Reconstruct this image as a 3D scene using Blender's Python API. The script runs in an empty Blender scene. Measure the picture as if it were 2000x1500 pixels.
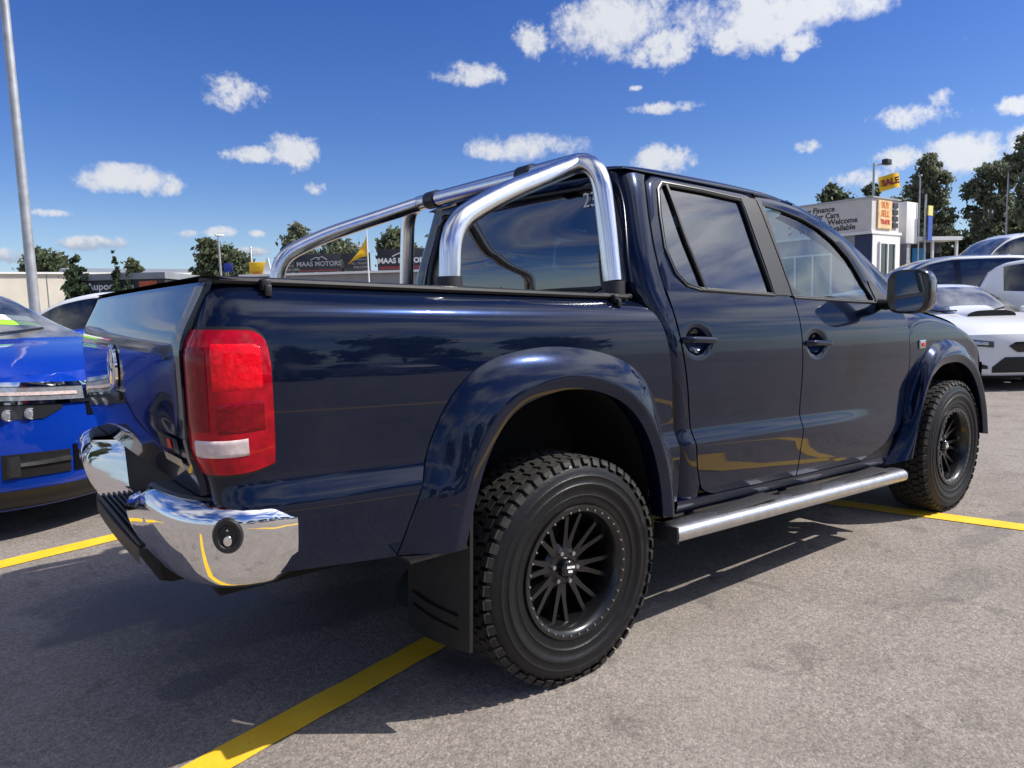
import bpy, bmesh, math, random
from mathutils import Vector, Matrix
random.seed(7)
C = bpy.context.scene
R = math.radians

# ------------------------------------------------------------------ camera
cam_d = bpy.data.cameras.new("camera"); cam = bpy.data.objects.new("camera", cam_d)
C.collection.objects.link(cam); C.camera = cam
CR = Vector((0.79078334, -0.61137516, -0.02970064)); CU = Vector((0.08830818, 0.06593811, 0.99390836)); CF = Vector((0.60569248, 0.78858898, -0.10613219))
cam.matrix_world = Matrix(((CR.x, CU.x, -CF.x, -1.64285), (CR.y, CU.y, -CF.y, -2.78454), (CR.z, CU.z, -CF.z, 1.31382), (0, 0, 0, 1)))
cam_d.sensor_width = 36; cam_d.lens = 36 * 1413.9 / 2000; cam_d.clip_start = .05; cam_d.clip_end = 3000

# ------------------------------------------------------------------ sun, sky, exposure
SUN = Vector((.55, -.43, .72)).normalized()
sd = bpy.data.lights.new("sun", 'SUN'); sun = bpy.data.objects.new("sun", sd); C.collection.objects.link(sun)
sd.energy = 4.2; sd.angle = R(.55); sd.color = (1, .955, .88)
sun.rotation_euler = SUN.to_track_quat('Z', 'Y').to_euler()
C.view_settings.view_transform = 'Standard'; C.view_settings.look = 'None'
C.view_settings.exposure = 0.5; C.view_settings.gamma = 1; C.view_settings.use_curve_mapping = False
W = bpy.data.worlds.new("World"); C.world = W; W.use_nodes = True
NT = W.node_tree; NT.nodes.clear()

class NB:
    """tiny node-graph writer"""
    def __init__(s, nt): s.nt = nt
    def n(s, t, **k):
        x = s.nt.nodes.new(t)
        for a, b in k.items(): setattr(x, a, b)
        return x
    def put(s, sock, v):
        if isinstance(v, bpy.types.NodeSocket): s.nt.links.new(v, sock)
        else: sock.default_value = v
    def m(s, op, a, b=0.0, c=None, clamp=False):
        x = s.n('ShaderNodeMath', operation=op, use_clamp=clamp); s.put(x.inputs[0], a); s.put(x.inputs[1], b)
        if c is not None: s.put(x.inputs[2], c)
        return x.outputs[0]
    def dot(s, a, v):
        x = s.n('ShaderNodeVectorMath', operation='DOT_PRODUCT'); s.put(x.inputs[0], a); x.inputs[1].default_value = v
        return x.outputs['Value']
    def noise(s, vec, scale, detail=4, rough=.5, dist=0):
        x = s.n('ShaderNodeTexNoise'); s.put(x.inputs['Vector'], vec); x.inputs['Scale'].default_value = scale
        x.inputs['Detail'].default_value = detail; x.inputs['Roughness'].default_value = rough; x.inputs['Distortion'].default_value = dist
        return x.outputs[0]
    def ramp(s, f, stops):
        x = s.n('ShaderNodeValToRGB'); s.put(x.inputs[0], f); e = x.color_ramp.elements
        while len(e) < len(stops): e.new(.5)
        for q, (p_, c_) in zip(e, stops): q.position = p_; q.color = (*c_, 1) if len(c_) == 3 else c_
        return x.outputs[0]
    def mix(s, f, a, b, mode='MIX'):
        x = s.n('ShaderNodeMix', data_type='RGBA', blend_type=mode); s.put(x.inputs[0], f)
        s.put(x.inputs[6], a if isinstance(a, bpy.types.NodeSocket) else (*a, 1)); s.put(x.inputs[7], b if isinstance(b, bpy.types.NodeSocket) else (*b, 1))
        return x.outputs[2]
    def smooth(s, f, a, b):
        x = s.n('ShaderNodeMapRange', interpolation_type='SMOOTHSTEP'); s.put(x.inputs[0], f)
        x.inputs[1].default_value = a; x.inputs[2].default_value = b
        return x.outputs[0]

SKY_STRENGTH = .1
def build_sky():
    b = NB(NT)
    st = b.n('ShaderNodeTexSky', sky_type='NISHITA'); st.sun_disc = False
    st.sun_elevation = math.asin(SUN.z); st.sun_rotation = math.atan2(SUN.x, SUN.y)
    st.air_density = 1.0; st.dust_density = .4; st.ozone_density = 4.0; st.altitude = 50
    hs = b.n('ShaderNodeHueSaturation'); hs.inputs['Saturation'].default_value = 1.30; hs.inputs['Value'].default_value = .90; hs.inputs['Hue'].default_value = .521
    NT.links.new(st.outputs[0], hs.inputs['Color'])
    tc = b.n('ShaderNodeTexCoord'); D = tc.outputs['Generated']
    sep = b.n('ShaderNodeSeparateXYZ'); NT.links.new(D, sep.inputs[0]); dz = sep.outputs[2]
    # flat cloud deck far overhead, seen in perspective; kept out of view, cover raised for fill
    zz = b.m('ADD', b.m('MAXIMUM', dz, 0.0), .12)
    cmb = b.n('ShaderNodeCombineXYZ'); b.put(cmb.inputs[0], b.m('DIVIDE', sep.outputs[0], zz)); b.put(cmb.inputs[1], b.m('DIVIDE', sep.outputs[1], zz))
    deck = b.noise(cmb.outputs[0], 1.15, 7, .55, .2)
    deckf = b.m('MULTIPLY', b.m('SUBTRACT', deck, .435), 5.0)
    # single cumulus clouds: direction, half sizes
    fl = b.noise(D, 21, 5, .6, .25); fb = b.noise(D, 62, 5, .62, .3)
    g1 = b.noise(D, 8, 5, .58, .25); fc = b.noise(D, 150, 4, .65, .3)
    cen = lambda x, k: b.m('MULTIPLY', b.m('SUBTRACT', x, .5), k)
    wob = {0: b.m('ADD', b.m('ADD', cen(fl, 3.8), cen(fb, 2.2)), cen(fc, 1.3)), 1: b.m('ADD', b.m('ADD', b.m('ADD', cen(g1, 2.6), cen(fl, 2.8)), cen(fb, 1.6)), cen(fc, .9))}
    best = {0: None, 1: None}; shade = None
    for (dx, dy, dzz, ha, hb, dark) in CLOUDS:
        c = Vector((dx, dy, dzz)).normalized(); rt = Vector((c.y, -c.x, 0)).normalized(); up = rt.cross(c)
        a_ = b.m('DIVIDE', b.dot(D, rt), ha); b_ = b.m('DIVIDE', b.dot(D, up), hb)
        r2 = b.m('ADD', b.m('MULTIPLY', a_, a_), b.m('MULTIPLY', b_, b_))
        front = b.m('MULTIPLY', b.m('LESS_THAN', b.dot(D, c), 0.0), 9.0)
        f = b.m('SUBTRACT', b.m('SUBTRACT', 1.0, r2), front); q = 1 if ha > .05 else 0
        best[q] = f if best[q] is None else b.m('MAXIMUM', best[q], f)
        g = b.m('ADD', b.m('MULTIPLY', b_, .60), b.m('SUBTRACT', -dark, b.m('MULTIPLY', b.m('MINIMUM', r2, 4.0), .40)))
        shade = g if shade is None else b.m('MAXIMUM', shade, g)
    cum = b.m('MAXIMUM', b.smooth(b.m('ADD', b.m('MAXIMUM', best[0], -1.2), wob[0]), -.25, 1.15), b.smooth(b.m('ADD', b.m('MAXIMUM', best[1], -1.2), wob[1]), -.25, 1.1))
    # the open part of the sky the lens faces holds only the single clouds; out of view a broken deck is added, thickened to fill the shade
    away = b.smooth(b.dot(D, (0.597, 0.777, .2)), .80, .62)
    dk = b.m('MULTIPLY', b.smooth(deckf, -.1, 1.0), away)
    dk = b.m('MULTIPLY', dk, b.smooth(dz, .0, .10))
    glow = b.m('ADD', 1.0, b.m('MULTIPLY', b.m('POWER', b.m('MAXIMUM', b.dot(D, tuple(SUN)), 0.0), 4.0), 2.0))   # clouds brighten towards the sun, raised further to lift shade and window reflections
    cov = b.m('MAXIMUM', b.m('MULTIPLY', cum, .96), b.m('MULTIPLY', dk, .92))
    lit = b.smooth(b.m('ADD', b.m('ADD', shade, b.m('MULTIPLY', b.m('SUBTRACT', fl, .5), 2.4)), b.m('MULTIPLY', b.m('SUBTRACT', fb, .5), 1.8)), -.75, .55)
    lit = b.m('MAXIMUM', lit, b.m('MULTIPLY', b.smooth(deckf, 1.6, .0), dk))
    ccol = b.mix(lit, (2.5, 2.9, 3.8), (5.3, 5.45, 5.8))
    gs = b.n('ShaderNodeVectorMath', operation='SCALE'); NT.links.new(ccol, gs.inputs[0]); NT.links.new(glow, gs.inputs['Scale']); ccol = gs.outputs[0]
    base = b.mix(b.m('MULTIPLY', b.smooth(dz, .16, -.02), .62), hs.outputs[0], (2.9, 4.3, 6.4))
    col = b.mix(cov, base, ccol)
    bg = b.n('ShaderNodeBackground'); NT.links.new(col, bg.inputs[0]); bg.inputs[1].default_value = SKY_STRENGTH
    out = b.n('ShaderNodeOutputWorld'); NT.links.new(bg.outputs[0], out.inputs[0])
CLOUDS = []
def cloud(u, v, hw, hh, dark=0.0):
    d = CF + CR * ((u - 1000) / 1413.9) + CU * ((750 - v) / 1413.9); k = d.length
    CLOUDS.append((round(d.x, 4), round(d.y, 4), round(d.z, 4), hw / 1413.9 / k, hh / 1413.9 / k, dark))
for q in [(460, 182, 58, 34), (240, 350, 92, 28), (320, 362, 34, 22), (575, 300, 48, 38), (485, 302, 50, 16), (620, 366, 28, 14), (925, 145, 70, 24), (1040, 80, 34, 36),
          (1200, 45, 130, 58), (1290, 85, 70, 44), (1110, 40, 40, 30), (1480, 22, 110, 70, .75), (1640, 0, 180, 36, .7), (1430, 60, 50, 40, .6), (1560, 85, 40, 22), (1545, 110, 22, 12), (1020, 288, 125, 26), (1295, 310, 60, 26), (1295, 210, 56, 12), (1790, 225, 70, 24), (1840, 195, 26, 24),
          (1578, 284, 30, 16), (1880, 300, 120, 38), (1985, 205, 34, 20), (1680, 345, 56, 20), (1990, 290, 60, 40), (90, 415, 40, 8), (185, 475, 60, 15), (365, 456, 28, 9), (430, 452, 30, 12),
          (505, 456, 18, 8), (20, 500, 50, 16), (490, 490, 40, 10), (1240, 172, 14, 6), (1760, 310, 60, 22)]:
    cloud(*q)
build_sky()

# ------------------------------------------------------------------ materials
MATS = {}
def mat(name, base, rough=.5, metal=0., coat=0., coatr=.03, noise=None, bump=None, spec=.5, trans=0., ior=1.45, emit=None, alpha=1.):
    m = bpy.data.materials.new(name); m.use_nodes = True; b = NB(m.node_tree)
    p = m.node_tree.nodes['Principled BSDF']
    p.inputs['Base Color'].default_value = (*base, 1); p.inputs['Roughness'].default_value = rough; p.inputs['Metallic'].default_value = metal
    p.inputs['Coat Weight'].default_value = coat; p.inputs['Coat IOR'].default_value = 1.43; p.inputs['Coat Roughness'].default_value = coatr; p.inputs['Specular IOR Level'].default_value = spec
    p.inputs['Transmission Weight'].default_value = trans; p.inputs['IOR'].default_value = ior; p.inputs['Alpha'].default_value = alpha
    tc = b.n('ShaderNodeTexCoord').outputs['Object']
    if noise:
        sc, amt = noise; f = b.noise(tc, sc, 5, .6)
        lo = tuple(max(0, c * (1 - amt)) for c in base); hi = tuple(min(1, c * (1 + amt)) for c in base)
        m.node_tree.links.new(b.ramp(f, [(.3, lo), (.7, hi)]), p.inputs['Base Color'])
        m.node_tree.links.new(b.m('ADD', b.m('MULTIPLY', b.noise(tc, sc * 2.3, 3), .16), rough - .08), p.inputs['Roughness'])
    if bump:
        sc, st = bump; x = b.n('ShaderNodeBump'); x.inputs['Strength'].default_value = st; x.inputs['Distance'].default_value = .004
        m.node_tree.links.new(b.noise(tc, sc, 4), x.inputs['Height']); m.node_tree.links.new(x.outputs[0], p.inputs['Normal'])
    MATS[name] = m
    return m

def paint(name, base, metal=.0, rough=.35, flake=True, dust=.25):
    """clear-coated car paint with a faint orange-peel and a film of dust near the sills"""
    m = mat(name, base, rough, metal, 1.0, .035, spec=.0 if metal > 0 else .2)
    b = NB(m.node_tree); p = m.node_tree.nodes['Principled BSDF']; tc = b.n('ShaderNodeTexCoord').outputs['Object']
    sep = b.n('ShaderNodeSeparateXYZ'); m.node_tree.links.new(tc, sep.inputs[0])
    d = b.m('MULTIPLY', b.smooth(b.noise(tc, 5, 6, .7), .45, .8), dust)
    m.node_tree.links.new(b.m('ADD', b.m('MULTIPLY', d, .20), .028), p.inputs['Coat Roughness'])
    m.node_tree.links.new(b.mix(b.m('MULTIPLY', d, .10), base, (.25, .23, .20)), p.inputs['Base Color'])
    x = b.n('ShaderNodeBump'); x.inputs['Strength'].default_value = .035; x.inputs['Distance'].default_value = .002
    m.node_tree.links.new(b.noise(tc, 7, 2, .4), x.inputs['Height']); m.node_tree.links.new(x.outputs[0], p.inputs['Coat Normal'])
    return m

def glass(name, tint, f0=.13, rough=.01, dust=0.):
    """thin window glass: fresnel reflection over a tinted see-through sheet"""
    m = bpy.data.materials.new(name); m.use_nodes = True; nt = m.node_tree; nt.nodes.clear(); b = NB(nt)
    tr = b.n('ShaderNodeBsdfTransparent'); tr.inputs[0].default_value = (*tint, 1)
    gl = b.n('ShaderNodeBsdfGlossy'); gl.inputs['Roughness'].default_value = rough; gl.inputs[0].default_value = (1, 1, 1, 1)
    ge = b.n('ShaderNodeNewGeometry'); dp = b.n('ShaderNodeVectorMath', operation='DOT_PRODUCT'); nt.links.new(ge.outputs['Normal'], dp.inputs[0]); nt.links.new(ge.outputs['Incoming'], dp.inputs[1])
    fr = b.m('ADD', f0, b.m('MULTIPLY', 1 - f0, b.m('POWER', b.m('SUBTRACT', 1.0, b.m('ABSOLUTE', dp.outputs['Value']), clamp=True), 5.0)))
    mx = b.n('ShaderNodeMixShader'); nt.links.new(fr, mx.inputs[0]); nt.links.new(tr.outputs[0], mx.inputs[1]); nt.links.new(gl.outputs[0], mx.inputs[2])
    if dust:
        df = b.n('ShaderNodeBsdfDiffuse'); df.inputs[0].default_value = (.7, .7, .68, 1); m2 = b.n('ShaderNodeMixShader'); nt.links.new(b.m('MULTIPLY', b.smooth(b.noise(b.n('ShaderNodeTexCoord').outputs['Object'], 2.2, 4, .6), .3, .7), dust * 1.8), m2.inputs[0])
        nt.links.new(mx.outputs[0], m2.inputs[1]); nt.links.new(df.outputs[0], m2.inputs[2]); mx = m2
    o = b.n('ShaderNodeOutputMaterial'); nt.links.new(mx.outputs[0], o.inputs[0]); MATS[name] = m
    return m

M_NAVY = paint('navy_paint', (.0032, .0072, .0235), .35, .22)
M_BLUE = paint('blue_paint', (.004, .045, .42), .35, .3)
M_WHITE = paint('white_paint', (.74, .75, .76), 0, .4, dust=.5)
M_SILVER = paint('silver_paint', (.42, .44, .47), .7, .35)
M_GREYP = paint('grey_paint', (.10, .11, .12), .6, .35)
M_BLACKP = mat('black_trim', (.012, .012, .013), .42, noise=(30, .3))
M_GLOSSB = mat('gloss_black', (.006, .006, .007), .12, coat=.6)
M_PLAST = mat('grey_plastic', (.022, .022, .025), .5, noise=(60, .25), bump=(400, .15))
M_DARK = mat('underbody_black', (.006, .006, .006), .8)
M_CHROME = mat('chrome', (.78, .78, .80), .045, 1.0)
M_STEEL = mat('polished_steel', (.82, .81, .80), .21, 1.0, noise=(9, .06))
M_ALU = mat('brushed_aluminium', (.55, .55, .56), .30, 1.0, noise=(25, .12))
M_RUBBER = mat('tyre_rubber', (.007, .007, .008), .42, spec=.35, noise=(22, .35), bump=(90, .25))
M_TREAD = mat('tread_rubber', (.024, .022, .019), .75, noise=(40, .55))
M_RIMB = mat('black_rim', (.007, .007, .008), .28, coat=.35)
M_RIMS = mat('silver_rim', (.45, .46, .48), .3, .9)
M_VINYL = mat('tonneau_vinyl', (.035, .036, .040), .62, noise=(14, .2), bump=(160, .2))
M_RED = mat('red_lens', (.38, .002, .012), .06, coat=.55, spec=.15, noise=(26, .35))
M_RED2 = mat('bright_red_lens', (.74, .004, .014), .10, bump=(85, .45), coat=.55, spec=.15, noise=(60, .18))
M_REDK = mat('deep_red_lens', (.20, .001, .007), .10, bump=(85, .45), coat=.55, spec=.15, noise=(50, .3))
M_WLENS = mat('white_lens', (.62, .50, .48), .15, coat=1, noise=(60, .2))
M_LAMP = mat('lamp_glass', (.35, .37, .40), .06, .5, coat=1, noise=(30, .3))
M_LAMPD = mat('lamp_housing', (.03, .032, .036), .2, .3, coat=1)
M_TINT = glass('privacy_glass', (.035, .045, .055), .17)
M_GREEN = glass('green_glass', (.80, .93, .89), .10)
M_CARGL = glass('car_glass', (.10, .13, .14))
M_SCREEN = glass('sloped_windscreen_glass', (.42, .50, .50), .26, dust=.16)
M_RIMT = mat('satin_trim', (.16, .16, .155), .35, .6)
M_MIRROR = mat('mirror_glass', (.72, .78, .77), .02, 1.0)
M_SEAT = mat('seat_cloth', (.035, .035, .04), .9, noise=(30, .3))
M_WPRINT = mat('white_print', (.75, .75, .74), .6)
M_RPRINT = mat('red_print', (.55, .03, .03), .6)
M_DRED = mat('dark_red_print', (.20, .03, .035), .6)
M_OPRINT = mat('orange_print', (.72, .22, .03), .6)
M_BPRINT = mat('black_print', (.03, .03, .035), .6)

# ------------------------------------------------------------------ mesh helpers
def link(o, parent=None):
    C.collection.objects.link(o)
    if parent: o.parent = parent
    return o
def mesh(name, V, F, m=None, parent=None, angle=38, smooth=True, loc=None):
    me = bpy.data.meshes.new(name); me.from_pydata([tuple(v) for v in V], [], F); me.validate()
    if smooth:
        me.polygons.foreach_set('use_smooth', [True] * len(me.polygons)); me.set_sharp_from_angle(angle=R(angle))
    if m: me.materials.append(m)
    o = bpy.data.objects.new(name, me)
    if loc: o.location = loc
    return link(o, parent)
def empty(name, loc=(0, 0, 0), rz=0):
    o = bpy.data.objects.new(name, None); o.location = loc; o.rotation_euler = (0, 0, rz); o.empty_display_size = .2
    return link(o)
def tag(o, label=None, cat=None, group=None, kind=None):
    if label: o['label'] = label
    if cat: o['category'] = cat
    if group: o['group'] = group
    if kind: o['kind'] = kind
    return o

def pchip(xs, ys):
    n = len(xs); d = [(ys[i + 1] - ys[i]) / (xs[i + 1] - xs[i]) for i in range(n - 1)]
    t = [d[0]] + [0 if d[i - 1] * d[i] <= 0 else 2 * d[i - 1] * d[i] / (d[i - 1] + d[i]) for i in range(1, n - 1)] + [d[-1]]
    def f(x):
        if x <= xs[0]: return ys[0]
        if x >= xs[-1]: return ys[-1]
        i = 0
        while x > xs[i + 1]: i += 1
        h = xs[i + 1] - xs[i]; s = (x - xs[i]) / h
        return ((1 + 2 * s) * (1 - s) ** 2 * ys[i] + s * (1 - s) ** 2 * h * t[i] + s * s * (3 - 2 * s) * ys[i + 1] + s * s * (s - 1) * h * t[i + 1])
    return f
def lin(xs, ys):
    def f(x):
        if x <= xs[0]: return ys[0]
        for i in range(len(xs) - 1):
            if x <= xs[i + 1]: return ys[i] + (ys[i + 1] - ys[i]) * (x - xs[i]) / (xs[i + 1] - xs[i])
        return ys[-1]
    return f
def sst(a, b, x):
    t = min(1, max(0, (x - a) / (b - a))); return t * t * (3 - 2 * t)
def lerp(a, b, t): return a + (b - a) * t
def lins(a, b, n): return [a + (b - a) * i / (n - 1) for i in range(n)]
def resample(pts, n, closed=False, smooth=0):
    P = [Vector(p) for p in pts]
    if closed: P.append(P[0])
    for _ in range(smooth):
        Q = [P[0]]
        for a, b in zip(P, P[1:]): Q += [a.lerp(b, .25), a.lerp(b, .75)]
        Q.append(P[-1]); P = Q
    L = [0]
    for a, b in zip(P, P[1:]): L.append(L[-1] + (b - a).length)
    out = []; j = 0
    for i in range(n):
        s = L[-1] * i / (n if closed else n - 1)
        while j < len(L) - 2 and L[j + 1] < s: j += 1
        h = L[j + 1] - L[j]; out.append(P[j].lerp(P[j + 1], (s - L[j]) / h if h > 1e-9 else 0))
    return out

class MB:
    def __init__(s): s.V = []; s.F = []
    def add(s, V, F, M=None):
        o = len(s.V); s.V += [(M @ Vector(v)) if M else Vector(v) for v in V]; s.F += [tuple(i + o for i in f) for f in F]; return s
    def grid(s, P, closed_u=False, closed_v=False, flip=False):
        n, m = len(P), len(P[0]); o = len(s.V)
        for r in P: s.V += [Vector(p) for p in r]
        for i in range(n if closed_u else n - 1):
            for j in range(m if closed_v else m - 1):
                a, b_, c, d = o + i * m + j, o + ((i + 1) % n) * m + j, o + ((i + 1) % n) * m + (j + 1) % m, o + i * m + (j + 1) % m
                s.F.append((a, d, c, b_) if flip else (a, b_, c, d))
        return s
    def box(s, c, d, bev=0, M=None):
        x, y, z = d[0] / 2, d[1] / 2, d[2] / 2; c = Vector(c)
        if bev <= 0:
            V = [(i * x, j * y, k * z) for i in (-1, 1) for j in (-1, 1) for k in (-1, 1)]
            F = [(0, 1, 3, 2), (4, 6, 7, 5), (0, 4, 5, 1), (2, 3, 7, 6), (0, 2, 6, 4), (1, 5, 7, 3)]
        else:
            bm = bmesh.new(); bmesh.ops.create_cube(bm, size=1)
            for v in bm.verts: v.co = Vector((v.co.x * d[0], v.co.y * d[1], v.co.z * d[2]))
            bmesh.ops.bevel(bm, geom=list(bm.edges), offset=min(bev, .49 * min(d)), segments=2, affect='EDGES', profile=.5)
            bm.verts.index_update(); V = [v.co.copy() for v in bm.verts]; F = [[v.index for v in f.verts] for f in bm.faces]; bm.free()
        Mt = Matrix.Translation(c); return s.add(V, F, (M @ Mt) if M else Mt)
    def cyl(s, a, b, ra, rb=None, n=16, caps=True):
        a, b = Vector(a), Vector(b); rb = ra if rb is None else rb; w = (b - a).normalized()
        u = w.orthogonal().normalized(); v = w.cross(u); o = len(s.V)
        for p, r in ((a, ra), (b, rb)):
            s.V += [p + u * r * math.cos(2 * math.pi * i / n) + v * r * math.sin(2 * math.pi * i / n) for i in range(n)]
        s.F += [(o + i, o + (i + 1) % n, o + n + (i + 1) % n, o + n + i) for i in range(n)]
        if caps: s.F += [tuple(o + i for i in reversed(range(n))), tuple(o + n + i for i in range(n))]
        return s
    def tube(s, pts, r, n=14, caps=True):
        P = [Vector(p) for p in pts]; T = [(P[min(i + 1, len(P) - 1)] - P[max(i - 1, 0)]).normalized() for i in range(len(P))]
        u = T[0].orthogonal().normalized(); rows = []
        for i, (p, t) in enumerate(zip(P, T)):
            u = (u - t * u.dot(t)).normalized(); v = t.cross(u); rr = r(i / (len(P) - 1)) if callable(r) else r
            rows.append([p + u * rr * math.cos(2 * math.pi * k / n) + v * rr * math.sin(2 * math.pi * k / n) for k in range(n)])
        o = len(s.V); s.grid(rows, closed_v=True)
        if caps: s.F += [tuple(o + i for i in range(n)), tuple(o + (len(P) - 1) * n + i for i in reversed(range(n)))]
        return s
    def lathe(s, prof, n=48, axis='y'):
        rows = []
        for r, h in prof:
            rows.append([(r * math.cos(2 * math.pi * k / n), h, r * math.sin(2 * math.pi * k / n)) if axis == 'y' else (r * math.cos(2 * math.pi * k / n), r * math.sin(2 * math.pi * k / n), h) for k in range(n)])
        return s.grid(rows, closed_v=True)
    def prism(s, poly, a, b, M):
        """poly in local xy, extruded from z=a to z=b, placed by M"""
        n = len(poly); V = [(x, y, a) for x, y in poly] + [(x, y, b) for x, y in poly]
        F = [tuple(reversed(range(n))), tuple(range(n, 2 * n))] + [(i, (i + 1) % n, n + (i + 1) % n, n + i) for i in range(n)]
        return s.add(V, F, M)
    def build(s, name, m=None, parent=None, angle=38, smooth=True, loc=None):
        return mesh(name, s.V, s.F, m, parent, angle, smooth, loc)
def fillet(pts, r, n=8):
    P = [Vector(p) for p in pts]; out = [P[0]]
    for i in range(1, len(P) - 1):
        a, p, b = P[i - 1], P[i], P[i + 1]; rr = r[i - 1] if isinstance(r, (list, tuple)) else r
        d1, d2 = (a - p).normalized(), (b - p).normalized(); rr = min(rr, .49 * (a - p).length, .49 * (b - p).length)
        s, e = p + d1 * rr, p + d2 * rr
        out += [(s * (1 - t) ** 2 + p * 2 * t * (1 - t) + e * t * t) for t in lins(0, 1, n)]
    out.append(P[-1]); return resample(out, max(24, len(out) * 2))
def text(name, s, size, m, parent, loc, rot, ext=.001, align='CENTER', shear=0, bold=0, sx=1):
    cu = bpy.data.curves.new(name, 'FONT'); cu.body = s; cu.size = size; cu.extrude = ext; cu.align_x = align; cu.align_y = 'CENTER'; cu.shear = shear; cu.offset = bold
    cu.resolution_u = 3
    o = bpy.data.objects.new('tmp', cu); C.collection.objects.link(o); dg = bpy.context.evaluated_depsgraph_get()
    me = bpy.data.meshes.new_from_object(o.evaluated_get(dg)); bpy.data.objects.remove(o)
    me.materials.clear(); me.materials.append(m); q = bpy.data.objects.new(name, me); q.location = loc; q.rotation_euler = rot; q.scale = (sx, 1, 1)
    return link(q, parent)

# ------------------------------------------------------------------ ground
def gz(x, y):
    s = x - 10.5
    return 0 if s <= 0 else min(1.15, .092 * s * sst(0, 3, s))
def asphalt():
    m = bpy.data.materials.new('asphalt'); m.use_nodes = True; nt = m.node_tree; b = NB(nt); p = nt.nodes['Principled BSDF']
    tc = b.n('ShaderNodeTexCoord').outputs['Object']
    v = b.n('ShaderNodeTexVoronoi'); v.inputs['Scale'].default_value = 135; nt.links.new(tc, v.inputs['Vector'])
    stone = b.ramp(v.outputs['Color'], [(.10, (.185, .158, .139)), (.40, (.262, .228, .20)), (.66, (.298, .258, .225)), (.97, (.40, .35, .305))])
    big = b.noise(tc, .55, 6, .6, .4); mid = b.noise(tc, 2.6, 6, .65, .3); fine = b.noise(tc, 38, 5, .7)
    c = b.mix(b.smooth(mid, .3, .75), stone, b.mix(1.0, stone, (.80, .79, .77), 'MULTIPLY'))
    c = b.mix(b.m('MULTIPLY', b.smooth(fine, .42, .70), .55), c, (.10, .094, .088))
    c = b.mix(b.m('MULTIPLY', b.smooth(big, .5, .72), .22), c, (.34, .31, .27))
    spots = b.noise(tc, 4.5, 5, .55, .5)
    c = b.mix(b.m('MULTIPLY', b.smooth(spots, .57, .70), .38), c, (.06, .055, .05))
    # oil and damp on the bay under and behind the pickup
    sep = b.n('ShaderNodeSeparateXYZ'); nt.links.new(tc, sep.inputs[0]); X, Y = sep.outputs[0], sep.outputs[1]
    wet = None
    for (cx, cy, rx, ry, k) in [(-.88, .80, .62, .42, .95), (-.35, .25, .75, .25, .6), (.1, -.6, .6, .26, .75), (1.3, -.55, .9, .30, .35), (-1.02, -.1, .2, .10, .7), (-1.1, 1.1, .5, .2, .5), (2.9, -1.3, .5, .12, .4), (1.9, -1.5, .35, .1, .35)]:
        a_ = b.m('DIVIDE', b.m('SUBTRACT', X, cx), rx); b_ = b.m('DIVIDE', b.m('SUBTRACT', Y, cy), ry)
        r2 = b.m('ADD', b.m('MULTIPLY', a_, a_), b.m('MULTIPLY', b_, b_))
        f = b.m('MULTIPLY', b.smooth(b.m('ADD', b.m('SUBTRACT', 1.0, r2), b.m('MULTIPLY', b.m('SUBTRACT', b.noise(tc, 2.2, 5, .55, .5), .5), 3.4)), .1, .55), k)
        wet = f if wet is None else b.m('MAXIMUM', wet, f)
    c = b.mix(b.m('MULTIPLY', wet, .75), c, (.075, .071, .068))
    # crack
    ck = b.n('ShaderNodeTexVoronoi', feature='DISTANCE_TO_EDGE'); ck.inputs['Scale'].default_value = .38
    vm = b.n('ShaderNodeVectorMath', operation='ADD'); nt.links.new(tc, vm.inputs[0])
    nz = b.n('ShaderNodeTexNoise'); nz.inputs['Scale'].default_value = 5; nt.links.new(tc, nz.inputs['Vector'])
    sc = b.n('ShaderNodeVectorMath', operation='SCALE'); sc.inputs['Scale'].default_value = .32; nt.links.new(nz.outputs['Color'], sc.inputs[0]); nt.links.new(sc.outputs[0], vm.inputs[1])
    nt.links.new(vm.outputs[0], ck.inputs['Vector'])
    crack = b.m('MULTIPLY', b.smooth(ck.outputs['Distance'], .0035, .0012), b.smooth(b.m('ADD', b.m('POWER', b.m('SUBTRACT', X, .92), 2.0), b.m('POWER', b.m('ADD', Y, .48), 2.0)), .16, .02))
    c = b.mix(crack, c, (.012, .012, .012))
    nt.links.new(c, p.inputs['Base Color'])
    nt.links.new(b.m('SUBTRACT', .88, b.m('MULTIPLY', wet, .36)), p.inputs['Roughness']); p.inputs['Specular IOR Level'].default_value = .35
    x = b.n('ShaderNodeBump'); x.inputs['Strength'].default_value = .40; x.inputs['Distance'].default_value = .004
    nt.links.new(b.m('ADD', b.m('MULTIPLY', v.outputs['Distance'], -.9), b.m('SUBTRACT', b.m('MULTIPLY', fine, .8), b.m('MULTIPLY', crack, 2.))), x.inputs['Height']); nt.links.new(x.outputs[0], p.inputs['Normal'])
    return m
def yellow():
    m = bpy.data.materials.new('yellow_line_paint'); m.use_nodes = True; nt = m.node_tree; b = NB(nt); p = nt.nodes['Principled BSDF']
    tc = b.n('ShaderNodeTexCoord').outputs['Object']
    f = b.noise(tc, 60, 6, .75); g = b.noise(tc, 5, 5, .65)
    c = b.mix(b.smooth(g, .35, .75), (.80, .47, .012), (.88, .56, .03))
    wear = b.m('MULTIPLY', b.smooth(f, .60, .70), b.m('ADD', .35, b.smooth(g, .45, .7)), clamp=True)
    c = b.mix(b.m('MULTIPLY', wear, .75), c, (.22, .17, .09)); nt.links.new(c, p.inputs['Base Color']); p.inputs['Roughness'].default_value = .75
    x = b.n('ShaderNodeBump'); x.inputs['Strength'].default_value = .4; x.inputs['Distance'].default_value = .004
    nt.links.new(f, x.inputs['Height']); nt.links.new(x.outputs[0], p.inputs['Normal'])
    return m
M_ASPH, M_YEL = asphalt(), yellow()
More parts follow.
